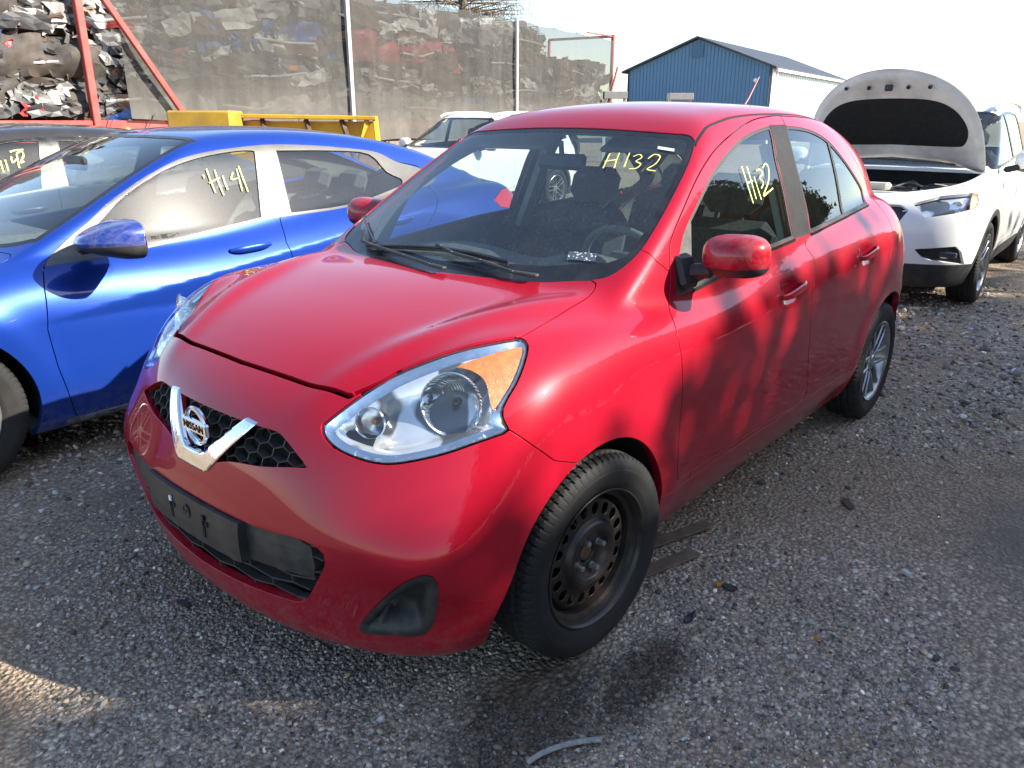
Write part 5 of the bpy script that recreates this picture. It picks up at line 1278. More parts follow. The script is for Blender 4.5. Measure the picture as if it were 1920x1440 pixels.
    for k in range(6):
        y0 = R_.uniform(-.5, .5); b = MB(); b.tube(smooth_poly([(R_.uniform(.0, .4), y0, .91), (R_.uniform(.0, .4), y0+.12, .96), (R_.uniform(0, .4), y0+.26, .92)], 4, closed=False), .011, 6); b.build('hose', 'black_plastic', eb)
    wc = [(-.24, .5, 1.10), (-.30, .1, 1.125), (-.36, -.4, 1.13)]; b = MB(); b.tube(smooth_poly(wc, 4, closed=False), .012, 6); b.build('wiper_arm', 'black_plastic', root)
suv = tag(empty('crossover_car', SUV_ORG, SUV_YAW), 'white crossover with its hood propped open, parked behind the red hatchback', 'car'); make_suv(suv, True)
suv2 = tag(empty('crossover_car', (-6.9, -7.35, 0), 0.0), 'white crossover with roof rails parked in front of the netted trailer', 'car'); make_suv(suv2, False, .03); suv2.scale = (.96,)*3
# ------------------------------------------------------------------ ground
def vnoise(P, scale, seed=0):
    """smooth value noise in 3-D"""
    P = np.asarray(P)*scale; I = np.floor(P).astype(np.int64); f_ = P-I; f_ = f_*f_*(3-2*f_)
    def hsh(a, b, c):
        n = (a*374761393+b*668265263+c*2147483647+seed*144665) & 0x7fffffff; n = ((n ^ (n >> 13))*1274126177) & 0x7fffffff; return ((n ^ (n >> 16)) & 0xffff)/65535.0
    out = 0
    for a in (0, 1):
        for b in (0, 1):
            for c in (0, 1):
                w = (f_[:, 0] if a else 1-f_[:, 0])*(f_[:, 1] if b else 1-f_[:, 1])*(f_[:, 2] if c else 1-f_[:, 2]); out = out+w*hsh(I[:, 0]+a, I[:, 1]+b, I[:, 2]+c)
    return out*2-1
b = MB(); b.add([(-1500, -1500, 0), (1500, -1500, 0), (1500, 1500, 0), (-1500, 1500, 0)], [(0, 1, 2, 3)]); tag(b.build('gravel_yard', 'gravel_ground'), kind='structure')
def pebbles(n, name, seed, rmin, rmax, smin_, smax_, ang=(-.62, .66), power=1.0):
    """stones lying loose on the yard, thinning out with distance"""
    r_ = np.random.default_rng(seed)
    u = r_.random(n); R_ = rmin*(rmax/rmin)**(u**power); A = YAW+r_.uniform(ang[0], ang[1], n)
    X = CAM[0]+R_*np.cos(A); Y = CAM[1]+R_*np.sin(A)
    keep = ~((np.abs(X) < .34) & (np.abs(np.abs(Y)-.73) < .12)) & ~((np.abs(X+2.45) < .34) & (np.abs(np.abs(Y)-.73) < .12))
    dirtp = vnoise(np.stack([X, Y, 0*X], 1), .9, 5)+.5*vnoise(np.stack([X, Y, 0*X], 1), 2.3, 6); ds_ = np.maximum(np.exp(-((X+1.55)/.6)**2-((Y-1.75)/.45)**2), np.exp(-((X-.98)/.34)**2-((Y-.62)/.22)**2)); keep &= r_.random(n) < np.clip(.82-.75*dirtp-.8*ds_, .10, 1)
    X, Y, R_ = X[keep], Y[keep], R_[keep]; n = len(X)
    sz = smin_*(smax_/smin_)**(r_.random(n)**1.7)*np.clip(R_/2.4, .75, 2.2)
    bm = bmesh.new(); bmesh.ops.create_icosphere(bm, subdivisions=1, radius=1); V0 = np.array([v.co[:] for v in bm.verts]); F0 = np.array([[v.index for v in f.verts] for f in bm.faces]); bm.free()
    m = len(V0); V = V0[None]*(1+.38*(r_.random((n, m, 1))-.5))*np.stack([r_.uniform(.7, 1.35, n), r_.uniform(.6, 1.0, n), r_.uniform(.35, .7, n)], 1)[:, None]*sz[:, None, None]/2
    q = r_.normal(size=(n, 4))*np.array([1, .22, .22, 1]); q /= np.linalg.norm(q, axis=1)[:, None]; w, x, y, z = q.T
    Rm = np.stack([1-2*(y*y+z*z), 2*(x*y-z*w), 2*(x*z+y*w), 2*(x*y+z*w), 1-2*(x*x+z*z), 2*(y*z-x*w), 2*(x*z-y*w), 2*(y*z+x*w), 1-2*(x*x+y*y)], 1).reshape(n, 3, 3)
    V = np.einsum('nij,nmj->nmi', Rm, V); V += np.stack([X, Y, sz*.10], 1)[:, None]
    F = (F0[None]+(np.arange(n)*m)[:, None, None]).reshape(-1, 3)
    o = mobj(name, V.reshape(-1, 3), F, 'pebble', smooth=False)
    g = np.clip(r_.normal(.175, .08, n), .045, .5); g = np.where(r_.random(n) < .05, g*1.9, g); hue = r_.normal(0, 1, n)
    col = np.stack([g*(1.95+.12*hue), g*(1.68+.02*hue), g*(1.42-.10*hue), np.ones(n)], 1)
    at_ = o.data.color_attributes.new('tone', 'FLOAT_COLOR', 'POINT'); at_.data.foreach_set('color', np.repeat(col, m, 0).astype(np.float32).ravel())
    return tag(o, kind='stuff')
pebbles(64000, 'loose_gravel', 11, 1.15, 8.5, .007, .021, power=.9)
pebbles(1500, 'coarse_gravel', 12, 1.2, 7.5, .017, .036, power=.9)
# ------------------------------------------------------------------ loose things on the ground
def flat_bar(a, c, w, t, label):
    a = np.array([a[0], a[1], .012]); c = np.array([c[0], c[1], .016]); b = MB(); b.bar(a, c, w, t, bev=.002); o = b.build('flat_bar', 'rust_bar'); return tag(o, label, 'metal bar', 'rusty flat bars lying by the front tyre')
def gp(q): return at(q, 2, 0)
flat_bar(gp((1180, 1040)), gp((1330, 988)), .052, .008, 'rusty flat bar with rounded end, pointing under the car door')
flat_bar(gp((1190, 1085)), gp((1303, 1042)), .055, .008, 'rusty flat bar with square end, closest to the front tyre')
for q, s_, mt, lb, nm, ct in (((1347, 1100), .022, 'dry_leaf', 'orange dry leaf scrap on the gravel beside a slate chip', 'dry_leaf', 'leaf'), ((1365, 1104), .045, 'grey_plastic', 'grey flat slate chip beside an orange leaf scrap', 'slate_chip', 'stone'), ((1530, 1202), .014, 'dry_leaf', 'tiny orange leaf scrap alone on open gravel', 'dry_leaf', 'leaf'), ((1294, 1160), .035, 'black_plastic', 'torn black plastic scrap near the front tyre', 'plastic_scrap', 'scrap'), ((1698, 1078), .035, 'scrap_white', 'pale flat stone lying on the brown dirt patch', 'pale_stone', 'stone'), ((1590, 950), .05, 'rust_dark', 'dark bark strip lying on the gravel by the dirt patch', 'bark_strip', 'bark'), ((345, 1135), .03, 'black_plastic', 'thin black plastic scrap in front of the red bumper', 'plastic_scrap', 'scrap')):
    p = gp(q); s_ *= .62; R_ = random.Random(int(q[0])); n = 7; pts = [(s_*R_.uniform(.6, 1.1)*math.cos(2*PI*k/n+.3)*(1.8 if 'strip' in nm or 'scrap' in nm else 1), s_*R_.uniform(.35, .7)*math.sin(2*PI*k/n+.3)) for k in range(n)]
    V = [(x, y, .010+R_.uniform(0, .006)) for x, y in pts]+[(x, y, .004) for x, y in pts]; F = [tuple(range(n)), tuple(range(2*n-1, n-1, -1))]+[(i, n+i, n+(i+1) % n, (i+1) % n) for i in range(n)]
    b = MB(); b.add(V, F); o = b.build(nm, mt); o.location = (p[0], p[1], 0); o.rotation_euler = (0, 0, R_.uniform(0, 3)); tag(o, lb, ct)
# pale cord end at the bottom
L = [gp(q)+np.array([0, 0, .012]) for q in [(990, 1436), (1020, 1418), (1060, 1404), (1100, 1396), (1128, 1394)]]; b = MB(); b.tube(smooth_poly(L, 4, closed=False), .007, 6); tag(b.build('cord', 'cord_grey'), 'pale frayed cord lying on the gravel', 'cord')
# ------------------------------------------------------------------ netted scrap trailer
TA = np.array([-23.24, -14.75, 0]); TD = np.array([.98728, .15902, 0]); TN = np.array([-.15902, .98728, 0])      # rear corner, along, towards the yard
def tp(s_, off, z): return TA+TD*s_+TN*off+np.array([0, 0, z])
trl = tag(empty('scrap_trailer', tuple(tp(10, -1.25, 0))), 'red flatbed scrap trailer with black mesh side netting', 'trailer')
def tb(name, mat, fn):
    b = MB(); fn(b); V = np.array(b.v)-np.array(tp(10, -1.25, 0)); b.v = [tuple(v) for v in V]; return b.build(name, mat, trl)
LEN = 24.0
tb('deck', 'rust_dark', lambda b: b.bar(tp(0, -1.3, 1.32), tp(LEN, -1.3, 1.32), 2.5, .10, bev=.01))
tb('side_rail', 'red_frame', lambda b: (b.bar(tp(0, .02, 1.33), tp(LEN, .02, 1.33), .08, .17, bev=.01)))
tb('lower_rail', 'red_frame', lambda b: b.bar(tp(14, -.05, 1.12), tp(LEN, -.05, 1.12), .06, .05, bev=.01))
tb('main_beam', 'rust_dark', lambda b: (b.bar(tp(0, -.8, 1.1), tp(LEN, -.8, 1.1), .12, .35), b.bar(tp(0, -1.8, 1.1), tp(LEN, -1.8, 1.1), .12, .35)))
for s_ in (6.97, 13.82): tb('side_post', 'galv_post', lambda b: b.bar(tp(s_, .24, 1.0), tp(s_, .24, 4.12), .10, .06, up=tuple(TN)))
for s_ in (0.15, 19.55, 21.6): tb('corner_post', 'red_frame', lambda b: b.bar(tp(s_, .05, 1.2), tp(s_, .05, 4.25), .12, .10, up=tuple(TN), bev=.01))
tb('diagonal_brace', 'red_frame', lambda b: b.bar(tp(18.05, .32, 1.42), tp(19.62, .28, 3.7), .10, .07, up=tuple(TN), bev=.01))
tb('diagonal_brace', 'red_frame', lambda b: b.bar(tp(1.2, .30, 1.42), tp(.15, .28, 3.2), .08, .06, up=tuple(TN), bev=.01))
tb('end_frame', 'red_frame', lambda b: (b.bar(tp(.15, .05, 4.2), tp(.15, -2.5, 4.2), .08, .08), b.bar(tp(.15, -2.5, 1.3), tp(.15, -2.5, 4.2), .08, .08, up=tuple(TN)), b.bar(tp(0.15, .05, 4.2), tp(2.2, .05, 4.16), .04, .04)))
tb('front_wall', 'red_frame', lambda b: (b.bar(tp(21.75, -2.5, 2.4), tp(21.75, 0, 2.4), .10, 2.2)))
tb('marker_lamp', 'amber', lambda b: b.lathe([(0, .04), (.05, .03), (.07, 0)], tp(19.05, .07, 1.25), axis=1, n=18))
for s_ in (16.4, 17.6): tb('reflector_strip', 'sticker_white', lambda b: b.box(tp(s_, .065, 1.37), (.32, .01, .06)))
for s_ in np.linspace(.4, 13, 26): tb('net_hook', 'galv_post', lambda b: b.tube([tp(s_, .03, 4.02-.0*s_), tp(s_, .03, 4.14), tp(s_+.03, .0, 4.18), tp(s_+.05, -.03, 4.13)], .009, 5))
for s_ in (19.3, 18.6, 17.2, 16.2, 15.3): tb('tie_strap', 'black_plastic', lambda b: b.bar(tp(s_, .20, 1.52), tp(s_+.12, .12, 1.28), .02, .008))
ns, nz = 220, 24; V = []; F = []
ss = np.linspace(.3, 19.0, ns); R_ = np.random.default_rng(4)
for i, s_ in enumerate(ss):
    top = 4.08-.05*abs(math.sin(s_*2.05)); bot = .98+.44*float(sstep(np.array(s_), 14.2, 16.5))+.03*math.sin(s_*1.7)
    for j in range(nz):
        t = j/(nz-1); z = top+(bot-top)*t; sx = s_-(.10+.35*t if i > ns-8 and False else 0)
        wv = .035*math.sin(s_*2.9+z*.6)+.02*math.sin(s_*7.3)+.03*math.sin(z*2.2+s_*.7); V.append(tp(sx, .16+.6*wv*math.sin(PI*t), z))
for i in range(ns-1):
    for j in range(nz-1): F.append((i*nz+j, i*nz+j+1, (i+1)*nz+j+1, (i+1)*nz+j))
b = MB(); b.add(np.array(V)-np.array(tp(10, -1.25, 0)), F, True); b.build('mesh_netting', 'mesh_tarp', trl, recalc=False)
Rw = np.stack([TD, TN, [0, 0, 1]], 1)
for s_ in (2.6, 3.9):
    tb('axle', 'rust_dark', lambda b: b.bar(tp(s_, -2.3, .5), tp(s_, -.3, .5), .14, .14))
    for o_ in (-.25, -2.3): tb('trailer_wheel', 'rubber', lambda b: b.lathe([(.28, -.13), (.46, -.14), (.5, -.10), (.5, .10), (.46, .14), (.28, .13), (.25, .05), (.0, .04)], tp(s_, o_, .5), axis=1, n=40, R=Rw))
for o_ in (-.6, -2.0): tb('landing_leg', 'rust_dark', lambda b: (b.bar(tp(17.5, o_, .05), tp(17.5, o_, 1.15), .12, .12, up=tuple(TN)), b.box(tp(17.5, o_, .03), (.3, .3, .06))))
# flattened cars stacked behind the netting
def crushed(seed, L, Wd, H, mat, label, c, npan=26):
    r_ = np.random.default_rng(seed); nx, ny, nz_ = 44, 14, 9
    root = tag(empty('crushed_car', c, math.atan2(TD[1], TD[0])+r_.normal(0, .02)), label, 'crushed car', 'crushed cars on the scrap trailer')
    bm = bmesh.new(); bmesh.ops.create_grid(bm, x_segments=nx, y_segments=ny, size=1); bm.free()
    # box surface as a grid of rings
    V = []; F = []; ring = []
    for j in range(ny): ring.append((-1+2*j/ny, 1))
    for j in range(nz_): ring.append((1, 1-2*j/nz_))
    for j in range(ny): ring.append((1-2*j/ny, -1))
    for j in range(nz_): ring.append((-1, -1+2*j/nz_))
    k = len(ring); xs = np.linspace(-1, 1, nx)
    for x in xs:
        tap = 1-.10*abs(x)**6
        for yy, zz in ring: V.append((x, yy*tap, zz*tap))
    V = np.array(V)*[L/2, Wd/2, H/2]
    for i in range(nx-1):
        for j in range(k): F.append((i*k+j, i*k+(j+1) % k, (i+1)*k+(j+1) % k, (i+1)*k+j))
    F += [tuple(range(k))[::-1], tuple((nx-1)*k+j for j in range(k))]
    off = np.array([seed*13.1, 0, 0])
    n1 = vnoise(V+off, 1.3, seed); n2 = vnoise(V+off, 3.4, seed+1); n3 = vnoise(V*[.7, 1, 2.2]+off, 6.5, seed+2)
    rid = 1-2*np.abs(n2)
    V = V+np.stack([.20*n1, .26*n1+.12*rid+.03*n3, .10*vnoise(V+off+5, 1.6, seed+3)+.04*rid+.015*n3], 1)*[1, 1, H/.6]
    b = MB(); b.add(V, F, True); b.build('crushed_body', 'scrap_core' if mat in ('scrap_silver', 'scrap_white', 'scrap_dark') else mat, root)
    # torn panels, a wheel, trim strips and lamp remains on the side that shows
    for q in range(npan):
        w_, h_ = (r_.uniform(.15, .9), r_.uniform(.05, H*.42)) if npan > 30 or q % 3 else (r_.uniform(.8, 1.7), r_.uniform(.2, H*.6)); x0, z0 = r_.uniform(-L/2.2, L/2.2), r_.uniform(-H*.4, H*.4); m_ = 6; Vp = []; po = r_.uniform(-.05, .16); fq = r_.uniform(.4, 1.3); tl = r_.uniform(-.5, .5)
        for i in range(m_+1):
            for j in range(4): Vp.append((x0+w_*(i/m_-.5)+r_.normal(0, .03), Wd/2+.10+po+.10*math.sin(i*fq+po*30)*tl+r_.normal(0, .025), z0+h_*(j/3-.5)*(1-.3*tl*math.sin(i))+r_.normal(0, .018)+tl*(i/m_-.5)*.5))
        Fp = [(i*4+j, i*4+j+1, i*4+5+j, i*4+4+j) for i in range(m_) for j in range(3)]
        b = MB(); b.add(Vp, Fp); o = b.build('torn_panel', r_.choice(['scrap_silver', 'scrap_white', mat, mat, mat, 'scrap_dark', 'scrap_dark', 'scrap_dark', 'scrap_grey', 'rust_dark']*(3 if npan > 30 else 1)+(['scrap_blue', 'scrap_red', 'scrap_silver', 'scrap_silver', 'scrap_white'] if npan > 30 else [])), root); so_ = o.modifiers.new('thick', 'SOLIDIFY'); so_.thickness = .006
    if seed % 2 == 0:
        b = MB(); b.lathe([(.19, -.06), (.30, -.08), (.31, 0), (.30, .08), (.19, .06), (.17, 0)], (r_.uniform(-L/3, L/3), Wd/2+.12, -H*.15), axis=1, n=28, closed=True); b.build('wheel', 'rubber', root)
    b = MB(); x0 = r_.uniform(-L/3, L/3); b.tube([(x0-.8, Wd/2+.22, r_.uniform(-.1, .1)), (x0, Wd/2+.26, r_.uniform(-.1, .1)), (x0+.8, Wd/2+.2, r_.uniform(-.15, .1))], .025, 6); b.build('bent_rail', 'scrap_white', root)
    if seed % 3 == 0:
        b = MB(); b.box((r_.uniform(-L/2.2, L/2.2), Wd/2+.2, r_.uniform(-.1, .15)), (.28, .05, .10), bev=.02); b.build('lamp_remains', r_.choice(['amber', 'red_lamp']), root)
cols = ['scrap_dark', 'scrap_grey', 'scrap_silver', 'scrap_dark', 'scrap_blue', 'scrap_grey', 'scrap_dark', 'scrap_red', 'scrap_white', 'scrap_silver']
desc = {'scrap_dark': 'black', 'scrap_grey': 'grey', 'scrap_silver': 'silver', 'scrap_blue': 'blue', 'scrap_red': 'red', 'scrap_white': 'white'}
lay = ['bottom', 'second', 'third', 'top']; bay = ['by the far end frame', 'between the two far posts', 'between the two grey posts', 'beside the second grey post', 'at the open red frame']
sd = 0; z0 = 1.38
for li, H in enumerate((.62, .60, .66, .66)):
    for bi, s_ in enumerate((2.3, 6.7, 11.1, 15.4, 19.6)):
        if li == 3 and bi == 0: continue
        sd += 1; mt = cols[(sd*7+li*3) % 10]
        if bi == 4: mt = ['scrap_dark', 'scrap_silver', 'scrap_silver', 'scrap_grey'][li]
        crushed(sd, 4.2, 1.9, H, mt, f'{desc[mt]} flattened car, {lay[li]} of its stack on the trailer, {bay[bi]}', tuple(tp(s_, -1.28, z0+H/2)), 64 if bi == 4 else 26)
    z0 += H+.02
# ------------------------------------------------------------------ yellow plough
yo = np.array([-4.1, -7.05, 0]); ydir = np.array([-.62, .785, 0]); ydir = (at((690, 215), 2, 1.50+.0)*0+np.array([-5.0, -6.05, 0]))-np.array([-3.38, -7.82, 0]); yl = np.linalg.norm(ydir); ydir /= yl; yn = np.array([ydir[1], -ydir[0], 0])
if yn@(CAM*[1, 1, 0]-np.array([-4, -7, 0])) < 0: yn = -yn
ybase = np.array([-3.38, -7.82, 0]); yp = lambda s_, n_, z: ybase+ydir*s_+yn*n_+np.array([0, 0, z])
plow = tag(empty('snow_plough'), 'yellow steel plough with ribbed back standing before the trailer', 'plough')
def yb(name, mat, fn): b = MB(); fn(b); return b.build(name, mat, plow)
yb('blade', 'yellow_paint', lambda b: b.add([yp(0, -.45, .1), yp(yl, -.45, .1), yp(yl, -.30, .7), yp(0, -.30, .7), yp(0, -.25, 1.42), yp(yl, -.25, 1.42), yp(0, -.29, 1.42), yp(yl, -.29, 1.42), yp(0, -.36, .7), yp(yl, -.36, .7)], [(0, 1, 2, 3), (3, 2, 5, 4), (4, 5, 7, 6), (6, 7, 9, 8)]))
yb('top_rail', 'yellow_paint', lambda b: b.bar(yp(0, -.20, 1.49), yp(yl, -.20, 1.46), .16, .05, bev=.008))
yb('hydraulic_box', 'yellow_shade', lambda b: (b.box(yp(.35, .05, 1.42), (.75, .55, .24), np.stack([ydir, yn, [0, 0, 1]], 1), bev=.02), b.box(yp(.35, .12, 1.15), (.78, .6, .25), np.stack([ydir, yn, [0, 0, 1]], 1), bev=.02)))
for s_ in (.95, 1.5, 1.95): yb('rib', 'rust_dark', lambda b: b.bar(yp(s_, -.22, 1.44), yp(s_+.22, .12, .9), .05, .05))
yb('end_gusset', 'yellow_paint', lambda b: (b.bar(yp(yl-.02, -.2, 1.47), yp(yl+.10, .22, .6), .06, .05), b.bar(yp(yl-.12, -.18, 1.45), yp(yl-.38, -.05, .6), .05, .05)))
yb('base_frame', 'rust_dark', lambda b: (b.bar(yp(0, .1, .08), yp(yl, .1, .08), .2, .15), b.bar(yp(.3, .1, .1), yp(.3, -.35, .5), .1, .1), b.bar(yp(yl-.3, .1, .1), yp(yl-.3, -.35, .5), .1, .1)))
# ------------------------------------------------------------------ blue shed
B_ = np.array([-46.9, -19.0]); C_ = np.array([-66.2, -21.3]); A_ = B_-9.6*np.array([-.118, .993]); EV, AP = 4.5, 6.3
ax = (B_-A_); wid = np.linalg.norm(ax); ax /= wid; dp_ = np.array([-ax[1], ax[0]]); dp_ = dp_ if dp_@(C_-B_) > 0 else -dp_; dep = 19.4
def bp3(u, v, z): q = A_+ax*u+dp_*v; return np.array([q[0], q[1], z])
shed = tag(empty('metal_shed', (*((A_+B_)/2), 0)), 'blue metal shed with dark gable roof and pale side wall', 'building'); sorg = np.array([*((A_+B_)/2), 0])
def sb(name, mat, fn): b = MB(); fn(b); b.v = [tuple(np.array(v)-sorg) for v in b.v]; return b.build(name, mat, shed)
sb('gable_wall', 'blue_siding', lambda b: b.add([bp3(0, 0, 0), bp3(wid, 0, 0), bp3(wid, 0, EV), bp3(wid/2, 0, AP-.05), bp3(0, 0, EV)], [(0, 1, 2, 3, 4)]))
sb('side_wall', 'light_siding', lambda b: b.add([bp3(wid, .0, 0), bp3(wid, dep, 0), bp3(wid, dep, EV), bp3(wid, .0, EV)], [(0, 1, 2, 3)]))
sb('far_walls', 'blue_siding', lambda b: b.add([bp3(0, 0, 0), bp3(0, dep, 0), bp3(0, dep, EV), bp3(0, 0, EV), bp3(wid, dep, 0), bp3(wid, dep, EV), bp3(wid/2, dep, AP-.05)], [(0, 3, 2, 1), (1, 2, 6, 5, 4)]))
for k in range(40):
    u = .15+k*(wid-.3)/39; h = EV+(AP-EV)*(1-abs(u-wid/2)/(wid/2))-.12; sb('siding_rib', 'blue_siding', lambda b: b.bar(bp3(u, -.02, 0), bp3(u, -.02, h), .05, .04, up=(ax[0], ax[1], 0)))
for k in range(34):
    v = .4+k*(dep-.6)/33; sb('siding_rib', 'light_siding', lambda b: b.bar(bp3(wid+.02, v, 0), bp3(wid+.02, v, EV-.15), .05, .04, up=(ax[0], ax[1], 0)))
for sg in (0, 1):
    u0, u1 = (-.35, wid/2) if sg == 0 else (wid+.35, wid/2); z_ = EV-(AP-EV)*.35/(wid/2)
    sb('roof_slope', 'roof_dark', lambda b: b.add([bp3(u0, -.3, z_), bp3(u0, dep+.3, z_), bp3(u1, dep+.3, AP), bp3(u1, -.3, AP), bp3(u0, -.3, z_+.12), bp3(u0, dep+.3, z_+.12), bp3(u1, dep+.3, AP+.12), bp3(u1, -.3, AP+.12)], [(0, 1, 2, 3), (4, 7, 6, 5), (0, 4, 5, 1), (3, 2, 6, 7), (0, 3, 7, 4), (1, 5, 6, 2)]))
sb('corner_trim', 'white_metal', lambda b: b.bar(bp3(wid+.06, .25, 0), bp3(wid+.06, .25, EV-.1), .5, .05, up=(ax[0], ax[1], 0)))
sb('dark_corner_trim', 'roof_dark', lambda b: b.bar(bp3(wid-.08, -.05, 0), bp3(wid-.08, -.05, EV), .22, .05, up=(ax[0], ax[1], 0)))
sb('dark_corner_trim', 'roof_dark', lambda b: b.bar(bp3(.08, -.05, 0), bp3(.08, -.05, EV), .16, .05, up=(ax[0], ax[1], 0)))
sb('gutter', 'white_metal', lambda b: b.bar(bp3(wid+.32, 0, EV-.18), bp3(wid+.32, dep, EV-.18), .14, .14))
sb('gable_vent', 'roof_blue', lambda b: b.box(bp3(wid/2, -.05, AP-.75), (.06, .8, .7), np.array([[dp_[0], ax[0], 0], [dp_[1], ax[1], 0], [0, 0, 1]])))
sb('downpipe', 'white_metal', lambda b: b.bar(bp3(wid+.12, .75, 0), bp3(wid+.12, .75, EV-.2), .12, .10, up=(ax[0], ax[1], 0)))
sb('wall_lamp', 'white_metal', lambda b: b.box(bp3(wid-.9, -.12, EV-.75), (.25, .25, .25), bev=.06))
# two grey frames of parked plant before the shed
for q, w_, lb in (((1275, 186), .95, 'grey steel frame box standing in front of the blue shed'), ((1153, 184), .8, 'grey steel frame box at the far end of the trailer')):
    d = ray(q); D = 33.0 if q[0] > 1200 else 29.0; p = CAM+d*(D/math.hypot(d[0], d[1])); zt = p[2]+.22; rt = empty('frame_box', (p[0], p[1], 0), YAW+PI/2); tag(rt, lb, 'frame')
    b = MB(); b.box((0, 0, zt-.12), (w_, .5, .24), bev=.01); b.build('head_beam', 'grey_metal', rt)
    b = MB(); b.box((-w_*.42, 0, zt/2-.1), (.10, .12, zt-.24)); b.build('upright', 'grey_metal', rt); b = MB(); b.box((w_*.42, 0, zt/2-.1), (.10, .12, zt-.24)); b.build('upright', 'white_metal', rt)
# ------------------------------------------------------------------ trees
def limb_mesh(b, p, d, L, r, depth, r_, tips, spread=.6, droop=0.0, kids=3):
    pts = [p]; n = 5; dd = np.array(d, float)
    for i in range(n):
        dd = dd+r_.normal(0, .10, 3)+np.array([0, 0, droop]); dd /= np.linalg.norm(dd); pts.append(pts[-1]+dd*L/n)
    b.tube(pts, np.linspace(r, r*.45, n+1), 6 if r > .03 else 4, cap=False)
    tips.append((pts[-1], L)); tips.append((pts[-2], L))
    if depth > 0:
        for k in range(kids):
            i = r_.integers(2, n+1); a = r_.normal(0, spread, 3); nd = dd+a; nd /= np.linalg.norm(nd); limb_mesh(b, pts[i], nd, L*r_.uniform(.5, .75), r*.5, depth-1, r_, tips, spread, droop, kids)
def leaf_cloud(C, R_, n, size, r_):
    """n small leaf quads scattered round the twig ends C"""
    c = C[r_.integers(0, len(C), n)]+r_.normal(0, 1, (n, 3))*R_; u = r_.normal(size=(n, 3)); u /= np.linalg.norm(u, axis=1)[:, None]; w = np.cross(u, r_.normal(size=(n, 3))); w /= np.linalg.norm(w, axis=1)[:, None]
    s_ = size*r_.uniform(.6, 1.4, (n, 1)); V = np.stack([c-u*s_, c+w*s_*.45, c+u*s_, c-w*s_*.45], 1).reshape(-1, 3); return V, np.arange(4*n).reshape(n, 4)
def broad_tree(loc, H, crown, seed, label, leaves=9000, group=None, size=.11, low=.15):
    r_ = np.random.default_rng(seed); t = tag(empty('broadleaf_tree', loc), label, 'tree', group); b = MB(); tips = []
    pts = [np.array([0, 0, 0.])]
    for i in range(6): pts.append(pts[-1]+np.array([r_.normal(0, .05), r_.normal(0, .05), H*.8/6]))
    b.tube(pts, np.linspace(H*.022, H*.006, 7), 8)
    for k in range(22):
        z = r_.uniform(low, .95)*H*.8; i = min(5, int(z/(H*.8/6))); f_ = z/(H*.8/6)-i; p = pts[i]*(1-f_)+pts[i+1]*f_; a = r_.uniform(0, 2*PI); L = crown*r_.uniform(.6, 1.05)*math.sqrt(max(.12, 1-(z/(H*.95)-.35)**2/.5)); limb_mesh(b, p, (math.cos(a), math.sin(a), r_.uniform(.1, .7)), L, H*.007, 2, r_, tips, .55, 0, 3)
    b.build('trunk', 'bark', t, recalc=False)
    C = np.array([p for p, _ in tips]); m_ = 1400; zz = r_.uniform(.08, .90, m_)*H; aa = r_.uniform(0, 2*PI, m_); rr = crown*.85*np.sqrt(r_.random(m_))*np.sqrt(np.clip(1-(zz/H)**5, .02, 1)); C = np.concatenate([C[C[:, 2] < H*.97], np.stack([rr*np.cos(aa), rr*np.sin(aa), zz], 1)]); V, F = leaf_cloud(C, crown*.11, leaves, size, r_); mobj('crown', V, F, 'leaf_green', t, smooth=False); return t
def larch(loc, H, seed, label):
    r_ = np.random.default_rng(seed); t = tag(empty('larch_tree', loc), label, 'tree'); b = MB(); tw = MB()
    b.tube([(0, 0, 0), (.1, 0, H*.4), (0, .1, H*.75), (.05, 0, H)], [.28, .2, .1, .03], 8); b.build('trunk', 'bark', t)
    for k in range(240):
        z = r_.uniform(.3, .98)*H; a = r_.uniform(0, 2*PI); L = (1-z/H)*H*.36+.8; d = np.array([math.cos(a), math.sin(a), .15]); p = np.array([0, 0, z]); pts = [p]
        for i in range(7): d = d+np.array([r_.normal(0, .06), r_.normal(0, .06), -.03+.07*(i > 4)]); pts.append(pts[-1]+d/np.linalg.norm(d)*L/7)
        tw.tube(pts, np.linspace(.035, .008, 8), 4, cap=False)
        for q in range(12):
            i = r_.integers(2, 8); e = r_.normal(0, .5, 3)+np.array([0, 0, -.5]); e /= np.linalg.norm(e); l2 = r_.uniform(.3, .9); tw.tube([pts[i], pts[i]+e*l2*.5, pts[i]+e*l2+np.array([0, 0, -.08])], [.010, .008, .004], 3, cap=False)
    tw.build('branches', 'twig', t, recalc=False); return t
d = ray((868, 20)); p = CAM+d*(33/math.hypot(d[0], d[1])); larch((p[0], p[1], 0), 10.5, 3, 'bare larch tree rising behind the netted trailer')
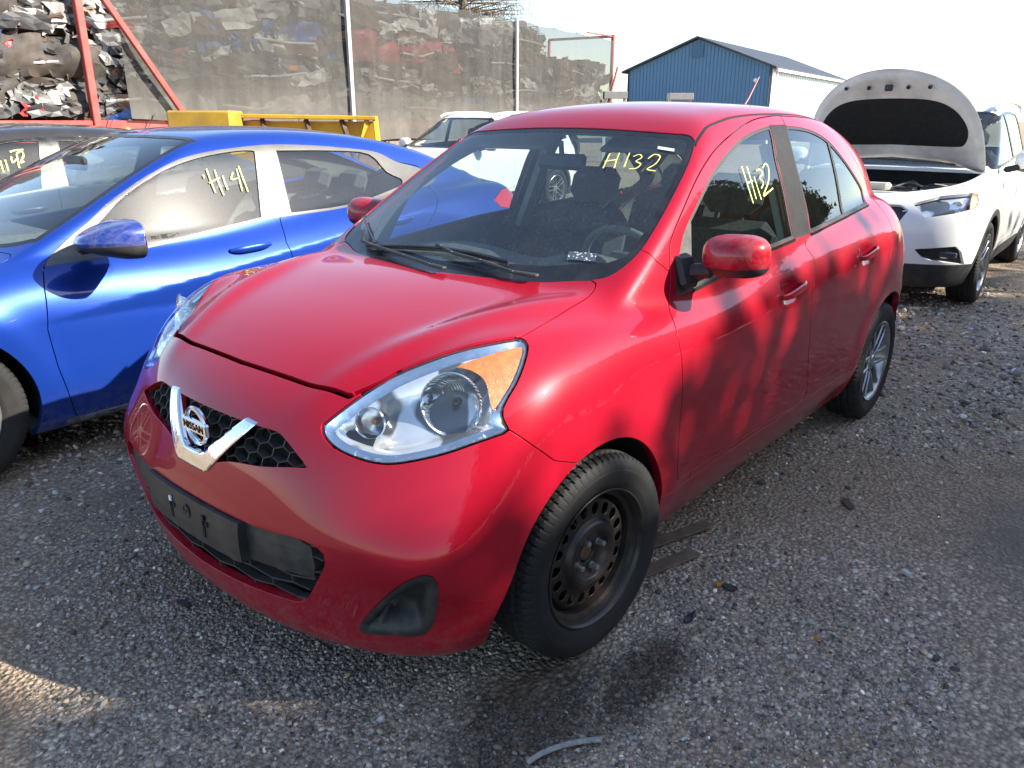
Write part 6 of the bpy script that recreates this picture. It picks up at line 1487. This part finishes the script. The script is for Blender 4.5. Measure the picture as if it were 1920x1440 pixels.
def conifer(loc, H, R0, seed, label, n=9000):
    r_ = np.random.default_rng(seed); t = tag(empty('conifer_tree', loc), label, 'tree'); b = MB(); b.tube([(0, 0, 0), (0, 0, H)], [.2, .02], 8); b.build('trunk', 'bark', t)
    z = H*(1-r_.random(n)**.6*.9); a = r_.uniform(0, 2*PI, n); rr = R0*(1-z/H)*np.sqrt(r_.random(n))*(.75+.25*np.sin(a*5+z*4)); C = np.stack([rr*np.cos(a), rr*np.sin(a), z-.25*rr], 1)
    V, F = leaf_cloud(C, .06, n, .13, r_); mobj('crown', V, F, 'needle_green', t, smooth=False); return t
for q, D, H, R0, lb in (((625, 20), 36, 7.6, 2.6, 'green conifer just showing above the netting between the posts'), ((2, 160), 24, 6.2, 2.0, 'green conifer beyond the front end of the trailer'), ((-60, 90), 30, 9, 2.6, 'tall dark conifer beyond the front end of the trailer')):
    d = ray(q); p = CAM+d*(D/math.hypot(d[0], d[1])); conifer((p[0], p[1], 0), H, R0, int(q[0])+200, lb)
# row of trees on the sunny side of the yard: they shade the gravel and show in the hatchback's side glass
HEDGE = [(-17.5, 10.6, 7.1), (-15.6, 10.4, 7.2), (-13.8, 10.6, 7.1), (-12.1, 10.4, 7.0), (-10.4, 10.6, 7.3), (-8.8, 10.4, 7.65), (-7.4, 10.6, 7.75), (-6.1, 10.4, 7.6), (-4.8, 10.6, 7.28), (-4.0, 10.4, 7.3), (-3.1, 10.5, 7.4), (-1.8, 10.6, 7.4), (.1, 10.3, 7.5), (2.2, 10.6, 7.6), (4.4, 10.4, 7.4)]
for i, (x, y, H) in enumerate(HEDGE): broad_tree((x, y, 0), H, 1.55, 40+i, 'leafy broadleaf tree in the row across the yard, opposite the parked cars', 9000, 'trees across the yard', .13, .06)
for i, (x, H) in enumerate([(-19.6, 7.9), (-21.8, 8.1), (-24.2, 7.7), (-26.6, 7.8), (-29.2, 7.2), (-32, 6.6), (-35, 5.8), (-38.5, 5.4), (-43, 5.2)]): broad_tree((x, 10.5+.2*math.sin(i*2), 0), H, 1.9, 80+i, 'leafy broadleaf tree in the row across the yard, opposite the parked cars', 6000, 'trees across the yard', .2, .06)
